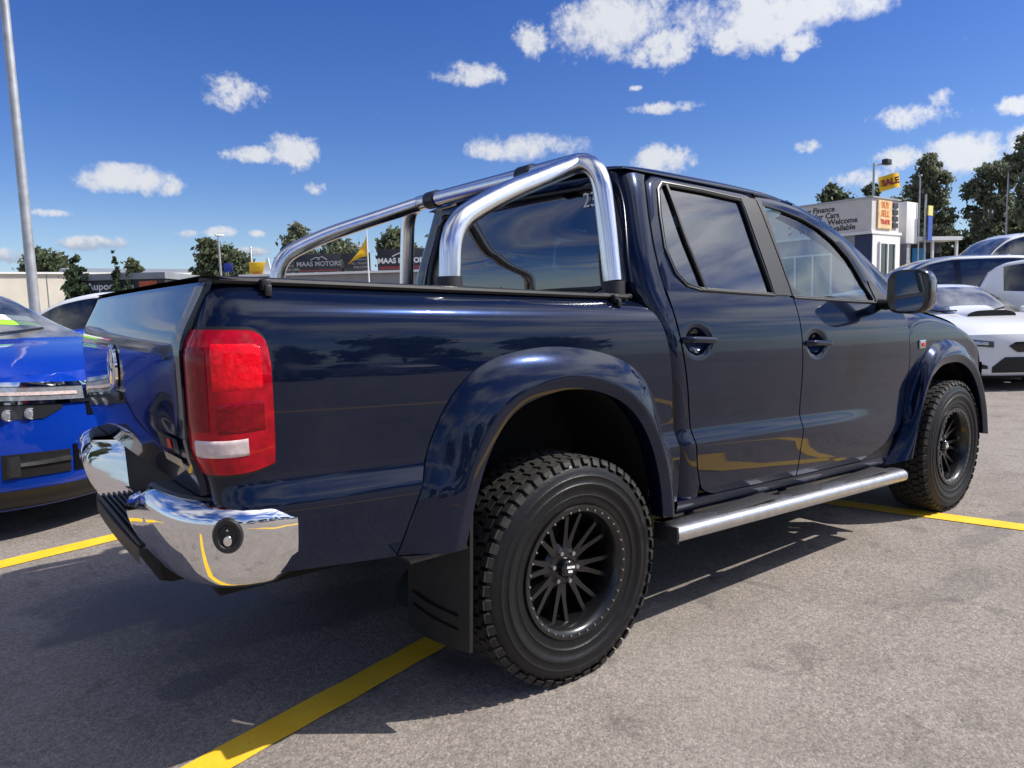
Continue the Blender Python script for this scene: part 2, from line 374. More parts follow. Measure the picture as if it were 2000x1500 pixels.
xs = [-1200, -400, -150, -60, -30, -15, -8, -4, 0, 4, 8, 10, 10.5, 11, 11.5, 12, 12.5, 13, 13.5, 14, 15, 16, 18, 20, 24, 28, 31, 32, 33, 36, 45, 60, 90, 150, 400, 1200]
ys = [-1200, -400, -150, -60, -30, -15, -8, -4, 0, 4, 8, 15, 30, 60, 150, 400, 1200]
tag(MB().grid([[(x, y, gz(x, y)) for y in ys] for x in xs]).build('ground', M_ASPH), kind='structure')


def line(p0, p1, w=.125, z=.004):
    """painted strip between two ground points, a paint's thickness over the asphalt, with slightly wavering edges"""
    a, b_ = Vector((*p0, z)), Vector((*p1, z)); d = (b_ - a).normalized(); nn = Vector((-d.y, d.x, 0)); n = max(2, int((b_ - a).length / .1)); rnd = random.Random(int(p0[0] * 100 + p1[1] * 77))
    return MB().grid([[tuple(a.lerp(b_, t) + nn * (-w / 2 + rnd.uniform(-.003, .003))), tuple(a.lerp(b_, t) + nn * (w / 2 + rnd.uniform(-.003, .003)))] for t in lins(0, 1, n)]).build('parking_line', M_YEL)
NEARM, NEARP = .26, (-.498, -.472)
LN = lambda x, m_, x0, y0: (x, y0 + m_ * (x - x0))
for o in (line(LN(-3.2, NEARM, *NEARP), LN(2.60, NEARM, *NEARP)), line(LN(-3.2, .19, -1.23, 2.02), LN(2.0, .19, -1.23, 2.02), .15), line((2.62, .06), (3.02, -1.47), .14), line((3.04, -1.545), (3.9, -4.8), .14),
          line((-1.6, -3.35), (3.0, -1.50), .125), line((2.60, .12), (2.02, 2.58), .14), line((-.8, -5.9), (3.8, -4.55), .125)):
    tag(o, kind='structure')

# ------------------------------------------------------------------ trees
def leafmat(name, a, b_):
    m = bpy.data.materials.new(name); m.use_nodes = True; b = NB(m.node_tree); p = m.node_tree.nodes['Principled BSDF']
    oi = b.n('ShaderNodeNewGeometry').outputs['Random Per Island']
    m.node_tree.links.new(b.ramp(oi, [(0, a), (.6, tuple((x + y) / 2 for x, y in zip(a, b_))), (1, b_)]), p.inputs['Base Color'])
    p.inputs['Roughness'].default_value = .55; p.inputs['Specular IOR Level'].default_value = .3
    tl = b.n('ShaderNodeBsdfTranslucent'); m.node_tree.links.new(p.inputs['Base Color'].links[0].from_socket, tl.inputs[0]); mx = b.n('ShaderNodeMixShader'); mx.inputs[0].default_value = .42
    m.node_tree.links.new(p.outputs[0], mx.inputs[1]); m.node_tree.links.new(tl.outputs[0], mx.inputs[2]); m.node_tree.links.new(mx.outputs[0], m.node_tree.nodes['Material Output'].inputs[0])
    return m
LEAF = {'euc': leafmat('gum_leaves', (.10, .12, .075), (.28, .30, .19)), 'dark': leafmat('dark_leaves', (.075, .095, .055), (.20, .23, .12)), 'con': leafmat('conifer_leaves', (.035, .06, .035), (.10, .14, .07))}
M_BARK = mat('bark', (.16, .13, .10), .9, noise=(6, .4)); M_BARKP = mat('pale_bark', (.36, .32, .27), .8, noise=(4, .35))
def tree(name, x, y, h, blobs, kind, label, seed, leaves=2600, size=.3, bark=None, trunk_r=.22, z0=None, group=None):
    """blobs: (dx, dy, z, rx, rz) crown masses relative to the foot"""
    rnd = random.Random(seed); z0 = gz(x, y) if z0 is None else z0
    t = empty(name, (x, y, z0)); tag(t, label, 'tree', group)
    tr = MB(); top = max(b[2] for b in blobs); wob = 0.0 if kind == 'con' else 1.0; bend = [(0, 0, -.2), (wob * rnd.uniform(-.2, .2), wob * rnd.uniform(-.2, .2), top * .3), (wob * rnd.uniform(-.4, .4), wob * rnd.uniform(-.4, .4), top * .62), (wob * rnd.uniform(-.3, .3), wob * rnd.uniform(-.3, .3), top)]
    path = resample(bend, 12, smooth=2); tr.tube(path, lambda s: trunk_r * (1 - .8 * s), 8)
    for (dx, dy, z, rx, rz) in blobs:
        k = min(11, max(2, int(11 * max(.25, (z - rz * .9) / top * .8)))); s = path[k]
        tr.tube(resample([s, (s + Vector((dx, dy, z))) * .5 + Vector((0, 0, -.1 * rz)), (dx, dy, z + rz * .3)], 6, smooth=1), lambda q: trunk_r * .42 * (1 - .75 * q), 6)
    tr.build('trunk', bark or M_BARK, t)
    V = []; F = []; vol = [b[3] * b[3] * b[4] for b in blobs]; sv = sum(vol)
    for (dx, dy, z, rx, rz), vv in zip(blobs, vol):
        n = int(leaves * 1.9 * (vv / sv)) + 60; clumps = []
        for _ in range(max(8, n // 42)):
            d = Vector((rnd.gauss(0, 1), rnd.gauss(0, 1), rnd.gauss(0, 1))).normalized(); q = rnd.uniform(.15, 1.0) ** .5
            clumps.append((Vector((dx + d.x * rx * q, dy + d.y * rx * q, z + d.z * rz * q)), rnd.uniform(.24, .42) * rx))
        for i in range(n):
            c, cr = clumps[i % len(clumps)]
            p = c + Vector((rnd.gauss(0, cr * .7), rnd.gauss(0, cr * .7), rnd.gauss(0, cr * .5)))
            u = Vector((rnd.gauss(0, 1), rnd.gauss(0, 1), rnd.gauss(0, 1))).normalized(); w = u.orthogonal().normalized(); v = u.cross(w)
            if kind == 'euc': w = (w + Vector((0, 0, -.8))).normalized(); v = (u.cross(w)).normalized()
            a = size * rnd.uniform(.5, 1.15); b_ = a * rnd.uniform(.35, .6); o = len(V)
            V += [p - w * a, p - v * b_ + u * b_ * .25, p + w * a, p + v * b_ + u * b_ * .25]; F += [(o, o + 1, o + 2, o + 3)]
    mesh('crown', V, F, LEAF[kind], t, smooth=False)
    return t
def cone_crown(h, r, n, ox=0, oy=0): return [(ox + .12 * r * math.sin(i * 2.4), oy + .12 * r * math.cos(i * 2.4), lerp(.5, h - .3, i / (n - 1)), r * (1.0 if i < n * .55 else lerp(1.0, .35, (i / (n - 1) - .55) / .45)), h / n * .9) for i in range(n)]
def crown(seed, h, r, base, n, flat=1.0):
    rnd = random.Random(seed); out = [(0, 0, lerp(base, h, .62), r * .62, (h - base) * .33)]
    for i in range(n):
        a = 2 * math.pi * (i + rnd.uniform(-.3, .3)) / n; q = rnd.uniform(.4, .75) * r; zz = rnd.uniform(.22, .86); rr = r * rnd.uniform(.34, .5) * (1.15 - .45 * zz)
        out.append((q * math.cos(a) * (1.1 - .5 * zz), q * math.sin(a) * (1.1 - .5 * zz), lerp(base, h, zz) - rr * .3, rr, rr * .75 * flat))
    out.append((rnd.uniform(-.15, .15) * r, rnd.uniform(-.15, .15) * r, h - r * .3, r * .38, r * .32)); return out
tree('broad_tree', 8.3, 104.9, 10, crown(3, 10.3, 3.6, 1.5, 7), 'dark', 'round dark tree rising behind the cream warehouse beside the tall grey pole', 3, 2600, .5)
tree('conifer', 4.75, 49.9, 5.2, cone_crown(5.1, .72, 7) + cone_crown(3.9, .5, 4, .5, -.35), 'con', 'dense dark conifer standing in front of the warehouse just right of the tall grey pole', 5, 4200, .2, trunk_r=.1)
tree('conifer', 6.75, 48.3, 5.2, cone_crown(5.3, .26, 8) + cone_crown(3.6, .42, 4, .55, -.4), 'con', 'thin dark columnar conifer in front of the white shop sign', 6, 3400, .17, trunk_r=.06)
tree('broad_tree', 18.7, 71.2, 9, crown(8, 8.0, 2.3, 1.2, 7) + [(1.6, -1.2, 4.6, 1.8, 2.4), (2.4, -1.9, 3.8, 1.5, 1.8)], 'dark', 'big dark rounded tree beyond the tailgate corner of the pickup', 8, 3600, .36)
tree('small_tree', 13.4, 78.5, 7.0, crown(10, 6.95, 1.1, 4.6, 4), 'dark', 'small bushy treetop peeping over the warehouse roof', 10, 700, .25)
tree('gum_tree', 21.8, 56.2, 9, crown(11, 7.5, 1.9, 1.5, 7), 'euc', 'round crowned gum tree seen over the rear bend of the sports bar', 11, 3200, .28)
tree('gum_tree', 24.5, 54.2, 7.2, crown(12, 6.2, 2.7, 1.0, 8), 'euc', 'low spreading gum tree behind the dark dealer signs', 12, 3400, .28)
tree('gum_tree', 28.2, 51.2, 8, crown(13, 7.0, 2.3, 1.2, 8), 'dark', 'dark bushy tree behind the yellow feather flag', 13, 3400, .28)
tree('gum_tree', 34.5, 52.0, 8, crown(14, 7.0, 2.7, 1.2, 8), 'euc', 'olive gum tree glimpsed between the sports bar hoop and the cab', 14, 3000, .3)
tree('gum_tree', 52.6, 20.0, 11, [(0, 0, 9.8, .62, .9), (.3, -.4, 8.9, .7, .7), (-.35, .45, 8.3, .7, .9), (.4, -.5, 7.5, .75, .7), (-.2, .3, 6.7, .8, .7), (.75, -.9, 6.3, .6, .6), (.2, -.2, 5.4, .9, .8)], 'euc', 'tall slender gum tree right behind the yellow flag over the office', 15, 4400, .19, M_BARKP, z0=.3)
tree('gum_tree', 55.8, 17.2, 11, [(0, 0, 9.3, .8, .7), (-.5, .7, 8.1, .85, .6), (.5, -.7, 8.6, .7, .7), (.2, -.3, 7.3, .95, .5), (-.6, .8, 6.6, .6, .4), (.6, -.8, 6.3, .75, .5), (0, 0, 5.2, 1.0, .7)], 'euc', 'gum tree with a gappy layered crown over the white wagons', 16, 4400, .19, M_BARKP, z0=.3)
tree('gum_tree', 51.8, 13.6, 12, [(0, 0, 10.0, .8, .8), (-.4, .55, 8.9, .75, .7), (.6, -.8, 8.9, .9, .9), (.1, -.2, 7.5, 1.0, .8), (.3, -.3, 6.0, 1.1, .9)], 'euc', 'tall gum tree cut off by the edge of the picture above the white wagon', 17, 4400, .19, M_BARKP, z0=.3)
tree('broad_tree', 57.5, 29.3, 10, crown(18, 10.4, 2.1, 1.5, 7), 'dark', 'dark tree showing above the roof curve of the pickup left of the office sign', 18, 2600, .3, z0=.3)
tree('broad_tree', 59.6, 31.8, 9, crown(19, 9.0, 1.7, 1.5, 6), 'dark', 'low dark treetop touching the pickup roof line', 19, 1800, .3, z0=.3)
tree('broad_tree', 59.8, 27.3, 10, crown(20, 10.1, 1.7, 1.5, 6), 'dark', 'dark tree crown directly above the office sign box', 20, 2200, .3, z0=.3)
tree('broad_tree', 57.8, 24.0, 8, crown(21, 8.6, 2.2, .8, 7), 'dark', 'bushy tree between the tall gum and the office sign', 21, 2600, .3, z0=.3)
for i, (x, y, h, s) in enumerate([(57.5, 21.2, 6.6, 2.3), (59.2, 18.4, 6.9, 2.6), (58.2, 15.6, 6.7, 2.4), (56.9, 12.6, 6.8, 2.5)]):
    tree('bush_tree', x, y, h, crown(30 + i, h, s, .4, 7), 'euc' if i % 2 else 'dark', ['bushy undergrowth tree at the foot of the tall slender gum', 'bushy olive tree below the gap between the gums', 'dark bushy tree under the layered gum tree', 'olive bushy tree at the edge of the picture under the tall gum'][i], 40 + i, 2600, .28, z0=.3)

# ------------------------------------------------------------------ buildings, signs, poles
M_CREAM = mat('cream_wall', (.62, .57, .47), .8, noise=(.6, .10)); M_ROOFG = mat('grey_roof', (.22, .24, .26), .6, noise=(.8, .15)); M_DGREY = mat('dark_cladding', (.035, .038, .045), .6, noise=(1.5, .2))
M_WALLW = mat('white_cladding', (.78, .77, .74), .6, noise=(2, .05)); M_WALLG = mat('grey_wall', (.30, .31, .33), .7, noise=(2, .1)); M_WALLB = mat('dark_blue_wall', (.03, .045, .10), .6, noise=(2, .15))
M_WINB = glass('shop_window', (.12, .16, .17)); M_ROOM = mat('dark_interior', (.03, .03, .032), .9)
M_POLE = mat('galvanised_pole', (.40, .41, .42), .45, .5, noise=(5, .2)); M_WPOLE = mat('white_pole', (.72, .72, .72), .5)
M_YFLAG = mat('yellow_flag', (.82, .50, .02), .75, noise=(3, .12)); M_MAROON = mat('maroon_print', (.25, .02, .03), .7)
M_BANNER = mat('black_banner', (.025, .026, .032), .55, noise=(2, .25)); M_CONC = mat('concrete', (.34, .33, .31), .85, noise=(3, .15))
def wallframe(p0, p1):
    """4x4 frame with x along p0->p1, y up, z out to the right hand of the wall run"""
    a = Vector((p0[0], p0[1], 0)); d = (Vector((p1[0], p1[1], 0)) - a); L = d.length; d.normalize(); n = d.cross(Vector((0, 0, 1)))
    return Matrix(((d.x, 0, n.x, a.x), (d.y, 0, n.y, a.y), (0, 1, 0, 0), (0, 0, 0, 1))), L
def slab(mb, M, x0, x1, y0, y1, z0, z1):
    return mb.box(((x0 + x1) / 2, (y0 + y1) / 2, (z0 + z1) / 2), (x1 - x0, y1 - y0, z1 - z0), 0, M)
def rot_of(M): return M.to_euler()

# long cream warehouse
M_, L = wallframe((-14, 80), (42, 80)); wh = empty('warehouse'); tag(wh, 'long low cream warehouse with a grey roof beyond the car yard', 'building')
slab(MB(), M_, 0, L, 0, 5.75, -14, 0).build('wall', M_CREAM, wh)
for k in range(9): slab(MB(), M_, 2 + k * 6, 2.05 + k * 6, 0, 5.72, 0.0, .05).build('panel_joint', M_ROOFG, wh)
slab(MB(), M_, 0, L, 5.75, 5.93, -14, .25).build('gutter', M_WALLW, wh)
rf = MB(); Vr = [M_ @ Vector(v) for v in [(22, 5.95, 0), (L + 2, 5.95, 0), (L + 2, 6.75, -7), (22, 6.75, -7), (22, 5.95, -14), (L + 2, 5.95, -14)]]
rf.add(Vr, [(0, 1, 2, 3), (3, 2, 5, 4), (0, 3, 4), (1, 5, 2)]).build('roof', M_ROOFG, wh)
# dark shop
M_, L = wallframe((4.6, 50.3), (9.2, 46.8)); sh = empty('tyre_shop'); tag(sh, 'low dark shop with white lettering and an orange sign in front of the warehouse', 'building')
slab(MB(), M_, 0, L, 0, 3.7, -6, 0).build('wall', M_DGREY, sh); slab(MB(), M_, -.2, L + .1, 3.72, 4.12, -6.2, .1).build('roof', M_ROOFG, sh)
Rw = rot_of(M_)
text('sign_lettering', 'Aupoe', .62, M_WPRINT, sh, M_ @ Vector((1.75, 3.32, .03)), Rw, .01, bold=.01)
text('sign_lettering', 'ws', .55, M_WPRINT, sh, M_ @ Vector((3.55, 3.28, .03)), Rw, .01, bold=.01)
slab(MB(), M_, 4.2, 5.3, 3.2, 3.6, .01, .06).build('orange_panel', mat('orange_board', (.45, .10, .05), .7, noise=(8, .4)), sh)
for k in range(2): slab(MB(), M_, .5 + k * 2.6, 2.6 + k * 2.6, .1, 2.6, .01, .05).build('window', M_GLOSSB, sh)
# dealer hall with black sign boards
M_, L = wallframe((9.8, 33.15), (19.5, 25.9)); dh = empty('dealer_office'); tag(dh, 'long grey dealer office carrying a row of black sign boards', 'building')
slab(MB(), M_, 0, L, 0, 3.1, -5, 0).build('wall', M_WALLG, dh); slab(MB(), M_, -.1, L + .1, 3.12, 3.22, -5, .5).build('awning', M_WALLW, dh)
for k in range(5): slab(MB(), M_, .8 + k * 2.2, 2.4 + k * 2.2, .2, 2.3, .01, .05).build('window', M_GLOSSB, dh)
RB = rot_of(M_)
def board(x0, x1, y0, y1, lab):
    o = empty('sign_board', M_ @ Vector(((x0 + x1) / 2, (y0 + y1) / 2, .12))); o.rotation_euler = RB; tag(o, lab, 'sign', 'black sign boards on the dealer office')
    MB().box((0, 0, 0), (x1 - x0, y1 - y0, .06), .01).build('panel', M_BANNER, o)
    for sx in (-1, 1): MB().box((sx * (x1 - x0) * .42, -(y1 - y0) / 2 - .04, 0), (.06, .1, .05)).build('bracket', M_POLE, o)
    return o
def roof_logo(o, w, y, m):
    MB().tube([(-w, y, .045), (-w * .3, y + w * .32, .045), (0, y + w * .22, .045)], .022, 5).tube([(0, y + w * .22, .045), (w * .35, y + w * .4, .045), (w, y, .045)], .022, 5).build('roof_emblem', m, o)
    MB().box((0, y + w * .1, .045), (w * .35, w * .16, .01)).build('emblem_bar', m, o)
M_WDIM = mat('grey_white_print', (.34, .35, .37), .6)
b1 = board(1.55, 2.5, 3.26, 4.02, 'black sign board with four lines of small white text next to the white wedge')
for k, s in enumerate(['FINANCE', 'TRADE INS', 'WARRANTY', 'CASH FOR CARS']): text('lettering', s, .15, M_WDIM, b1, (-.40, .26 - .17 * k, .034), (0, 0, 0), .002, 'LEFT')
b2 = board(2.6, 4.75, 3.26, 4.12, 'wide black sign board reading MAAS MOTORS in dim white letters')
text('lettering', 'MAAS MOTORS', .31, M_WDIM, b2, (0, -.05, .034), (0, 0, 0), .002, bold=.008); roof_logo(b2, .4, .14, M_WDIM)
MB().box((0, -.36, .034), (1.9, .05, .01)).build('red_strip', M_DRED, b2)
b3 = board(4.85, 6.15, 3.26, 4.12, 'black sign board with short white lines behind the yellow feather flag')
for k, s in enumerate(['EASY', 'FINANCE', 'ALL TRADES', 'WELCOME']): text('lettering', s, .15, M_WDIM, b3, (.55, .28 - .18 * k, .034), (0, 0, 0), .002, 'RIGHT')
b4 = board(6.5, 8.9, 3.2, 4.25, 'black sign board with bold white MAAS MOTORS over a red strip')
text('lettering', 'MAAS MOTORS', .34, M_WPRINT, b4, (0, -.04, .034), (0, 0, 0), .002, bold=.014); roof_logo(b4, .48, .17, M_WPRINT)
MB().box((0, -.36, .034), (2.2, .13, .01)).build('red_strip', M_DRED, b4)
wd = MB(); wd.prism([(-.22, 0), (.22, 0), (.08, .75), (0, .75)], -.05, .05, M_ @ Matrix.Translation((1.2, 3.24, .2)))
tag(wd.build('white_wedge_sign', M_WPRINT), 'white wedge shaped sign beside the foot of the far sports bar leg', 'sign')

def flat_flag(name, P0, du, dv, nu, nv, m, parent, wave):
    return MB().grid([[P0 + du * (i / nu) + dv * (j / nv) + wave(i / nu, j / nv) for j in range(nv + 1)] for i in range(nu + 1)]).build(name, m, parent)
# yellow feather flag
ff = empty('feather_flag', (11.35, 23.05, 0)); tag(ff, 'yellow feather flag drooping from a white pole in front of the black sign boards', 'flag')
MB().cyl((0, 0, 0), (0, 0, 4.9), .04, .02, 10).build('pole', M_WPOLE, ff)
rw = []
for i in range(13):
    t = i / 12; top = Vector((-.02, .01, 4.2)); a = top + Vector((-.62 * t, .36 * t, -1.06 * t ** .75)); bb = Vector((-.02, .01, 3.42)) + Vector((-.62 * t, .36 * t, -.30 * t * t))
    rw.append([a.lerp(bb, j / 5) + Vector((.05, .06, 0)) * math.sin(5 * t + j) * t for j in range(6)])
MB().grid(rw).build('flag_cloth', M_YFLAG, ff)
text('lettering', 'SALE', .17, M_OPRINT, ff, (-.24, .02, 3.72), (R(90), R(38), R(-30)), .002)
sg = empty('pylon_sign', (12.05, 37.7, 0)); tag(sg, 'yellow and orange roadside sign board beside a white mast', 'sign')
MB().box((0, 0, 3.75), (1.0, .12, .85), .03).build('panel', M_YFLAG, sg); MB().box((-.1, -.065, 3.52), (.42, .02, .3)).build('orange_patch', M_OPRINT, sg)
for s in (-.35, .35): MB().cyl((s, .0, 0), (s, 0, 3.3), .05).build('post', M_POLE, sg)
sg.rotation_euler = (0, 0, R(-40))
ms = empty('sign_mast', (12.0, 38.6, 0)); tag(ms, 'slim white mast rising beside the yellow roadside board', 'pole')
MB().cyl((0, 0, 0), (0, 0, 5.0), .06, .04, 10).build('mast', M_WPOLE, ms); MB().cyl((0, 0, 5.0), (0, 0, 5.1), .07, .03, 10).build('cap', M_POLE, ms)
bn = empty('blue_banner', (10.7, 38.6, 0)); tag(bn, 'small blue banner on a stand left of the yellow roadside board', 'banner')
MB().box((0, 0, 3.9), (.5, .04, .5), .01).build('panel', mat('blue_cloth', (.03, .05, .30), .7), bn); MB().cyl((0, 0, 0), (0, 0, 3.7), .03).build('post', M_POLE, bn); bn.rotation_euler = (0, 0, R(-40))
lp = empty('street_light', (16.6, 60.5, 0)); tag(lp, 'small pale street light in front of the big dark tree', 'street light')
MB().cyl((0, 0, 0), (0, 0, 7.9), .12, .08, 10).build('pole', M_POLE, lp); MB().box((.1, 0, 7.95), (.7, .25, .14), .04).build('lamp_head', M_WPOLE, lp)
# tall grey light pole
p1 = empty('light_pole', (-.425, 12.8, 0)); tag(p1, 'tall tapering grey light pole behind the blue car', 'light pole')
MB().lathe([(.092 - .0034 * z, z) for z in lins(.02, 11.5, 24)], 20, 'z').build('shaft', M_POLE, p1)
MB().box((0, 0, .012), (.30, .30, .024), .006).build('base_plate', M_POLE, p1)
for sx in (-1, 1):
    for sy in (-1, 1): MB().cyl((sx * .12, sy * .12, .024), (sx * .12, sy * .12, .06), .014, n=6).build('bolt', M_POLE, p1)
MB().tube([(0, 0, 11.45), (.3, -.3, 11.6), (.8, -.8, 11.65)], .04, 8).build('bracket_arm', M_POLE, p1); MB().box((.95, -.95, 11.65), (.5, .3, .12), .04, None).build('lamp_head', M_POLE, p1)

# office with the sign box
gx, gy = 23.85, 9.7; g0 = gz(gx, gy)
of = empty('office', (gx, gy, 0)); tag(of, 'small grey sales office with a big sign box on its roof', 'building')
def win(parent, M, x0, x1, y0, y1, nx):
    f = MB(); t = .07
    slab(f, M, x0, x1, y0, y0 + t, .0, .07); slab(f, M, x0, x1, y1 - t, y1, 0, .07)
    for k in range(nx + 1):
        xx = lerp(x0, x1 - t, k / nx); slab(f, M, xx, xx + t, y0 + t, y1 - t, 0, .068)
    o = f.build('window_frame', M_WALLW, parent, smooth=False)
    for k in range(nx):
        xa, xb = lerp(x0, x1 - t, k / nx) + t, lerp(x0, x1 - t, (k + 1) / nx)
        slab(MB(), M, xa, xb, y0 + t, y1 - t, .015, .025).build('pane', M_WINB, o)
    return o
ML, _ = wallframe((0, 9.0), (0, 0)); ME, _ = wallframe((0, 0), (2.05, 0))   # long face looks to -x, end face to -y
slab(MB(), ML, 0, 8.4, 0, 3.46, -2.05, 0).build('wall', M_WALLG, of)
slab(MB(), ML, 8.4, 9.0, 0, 3.46, -2.05, .012).build('corner_wall', M_WALLB, of)
slab(MB(), ME, .012, 2.05, 0, 3.46, -.012, .02).build('end_wall', M_WALLW, of)
w_ = win(of, Matrix.Translation((0, -.02, 0)) @ ME, .42, 1.62, 1.5, 3.2, 2)
win(of, ML, 5.4, 7.6, 1.3, 2.9, 3)
slab(MB(), ML, 0, 9.05, 3.46, 3.56, -2.1, .12).build('roof', M_WALLW, of)
sb = empty('sign_box', (gx, gy, 0)); tag(sb, 'large white sign box listing finance and warranty offers on the office roof', 'sign')
slab(MB(), ML, 0.6, 9.0, 3.57, 4.68, -1.95, .05).build('box', mat('cream_sign', (.62, .59, .54), .6, noise=(2, .06)), sb)
slab(MB(), ML, .6, 9.06, 4.68, 4.73, -1.98, .09).build('top_trim', M_POLE, sb)
RL, RE = rot_of(ML), rot_of(ME)
for k, s in enumerate(['Easy Finance', 'Cash for Cars', 'Trade-ins Welcome', 'Warranty Available']):
    text('lettering', s, .275, M_BPRINT, sb, ML @ Vector((6.28, 4.46 - .235 * k, .055)), RL, .004, 'LEFT', bold=.006)
    tk = MB(); z = 4.46 - .235 * k
    tk.prism([(5.83, z), (5.90, z - .09), (6.12, z + .11), (5.91, z - .02)], .055, .062, ML).build('tick', M_RPRINT, sb)
slab(MB(), ME, .30, 1.30, 3.66, 4.62, .0, .058).build('poster', mat('poster_cream', (.74, .50, .26), .6, noise=(5, .25)), sb)
for k, (s, sz, cc) in enumerate([('BUY', .30, M_OPRINT), ('SELL', .30, M_OPRINT), ('TRADE', .22, M_RPRINT)]):
    text('lettering', s, sz, cc, sb, ME @ Vector((.80, 4.46 - .29 * k, .064)), RE, .004, bold=.006)
for k in range(4): slab(MB(), ME, 1.42, 1.78, 3.72 + k * .23, 3.88 + k * .23, .0, .058).build('photo_panel', M_DGREY, sb)
# fascia building further right
lb = empty('workshop', (27.2, 10.6, 0)); tag(lb, 'low dark workshop with a thin pale awning right of the office', 'building')
ML2, L2 = wallframe((0, 0), (2.0, -1.0))
slab(MB(), ML2, 0, L2, 0, 3.3, -4, 0).build('wall', M_DGREY, lb); slab(MB(), ML2, -.1, L2 + .1, 3.32, 3.46, -4, .9).build('awning', M_WALLW, lb)
for k in range(3): slab(MB(), ML2, .05 + k * 1.05, .13 + k * 1.05, 0, 3.31, .75, .83).build('post', M_WALLW, lb)
slab(MB(), ML2, .9, 1.5, 2.2, 3.1, .01, .06).build('blue_panel', mat('sky_blue_board', (.03, .25, .55), .6), lb); slab(MB(), ML2, 1.55, 2.15, 1.2, 2.9, .01, .05).build('window', M_GLOSSB, lb)
wb = empty('white_sign_block', (26.75, 9.9, 0)); tag(wb, 'plain white sign block between the office and the workshop awning', 'sign')
MB().box((0, 0, 3.95), (.9, .5, 1.5), .02).build('box', M_WALLW, wb); MB().box((0, 0, 1.6), (.3, .3, 3.2)).build('post', M_POLE, wb)
vb = empty('pennant', (27.35, 9.45, 0)); tag(vb, 'narrow blue pennant with a pale yellow top beside the white sign block', 'banner')
MB().cyl((0, 0, 0), (0, 0, 5.0), .035).build('pole', M_POLE, vb); MB().box((.17, -.1, 3.75), (.34, .03, .9)).build('blue_cloth', mat('pennant_blue', (.04, .09, .38), .7), vb); MB().box((.17, -.1, 4.4), (.36, .035, .36)).build('yellow_cloth', mat('pennant_yellow', (.70, .65, .22), .7), vb)
fl_ = empty('flag_pole', (25.1, 10.3, 0)); tag(fl_, 'yellow flag with dark red lettering flying from a pole above the office', 'flag')
MB().cyl((0, 0, 0), (0, 0, 6.05), .05, .035, 10).build('pole', M_POLE, fl_)
cl = lambda i, j: Vector((.05, .06, -.02)) * math.sin(6 * i + 1) * i
flat_flag('flag_cloth', Vector((.12, -.1, 5.55)), Vector((.62, -.46, .17)), Vector((.06, -.04, -.52)), 10, 5, M_YFLAG, fl_, cl)
text('lettering', 'SALE', .30, M_MAROON, fl_, (.42, -.40, 5.37), (R(90), R(-12), R(-37)), .003, bold=.014)
fd = empty('floodlight', (25.35, 10.1, 0)); tag(fd, 'dark floodlight on an arm above the yellow flag', 'floodlight')
MB().box((.12, -.08, 6.08), (.34, .22, .2), .03).build('lamp_body', M_PLAST, fd); MB().tube([(-.22, .18, 5.98), (-.05, .05, 6.0), (.05, -.03, 6.06)], .03, 8).build('arm', M_POLE, fd)
for i, (x, y, h, lab) in enumerate([(51.2, 14.7, 9.0, 'thin grey light pole in front of the gum trees near the picture edge'), (26.6, 9.35, 5.6, 'thin pale pole right behind the flying yellow flag')]):
    q = empty('thin_pole', (x, y, 0)); tag(q, lab, 'pole'); MB().cyl((0, 0, 0), (0, 0, h), .07 if i == 0 else .03, .05 if i == 0 else .025, 8).build('shaft', M_POLE, q); MB().box((0, 0, h), (.3 if i == 0 else .1, .12, .06), .01).build('cap', M_POLE, q)

# ------------------------------------------------------------------ ordinary cars
def wheel_proto(r, w, rim_r, rimm, spokes):
    """tyre with rim and spokes as children; axle along y, outer face at -y"""
    t = MB().lathe([(rim_r, -.42 * w), (rim_r + .02, -.5 * w), (r * .86, -.52 * w), (r * .965, -.44 * w), (r, -.36 * w), (r, .36 * w), (r * .965, .44 * w), (r * .86, .52 * w), (rim_r, .45 * w)], 40).build('wheel', M_RUBBER)
    MB().lathe([(rim_r + .006, -.46 * w), (rim_r - .012, -.44 * w), (rim_r - .02, -.3 * w), (rim_r - .03, .3 * w), (.05, .3 * w)], 40).build('rim', rimm, t)
    mb = MB()
    for k in range(spokes):
        M = Matrix.Rotation(2 * math.pi * k / spokes, 4, 'Y'); mb.box((rim_r * .55, -.40 * w, 0), (rim_r * .95, .05, .052), .012, M)
    mb.cyl((0, -.43 * w, 0), (0, -.2 * w, 0), .075, n=16).build('spokes', rimm, t)
    return t
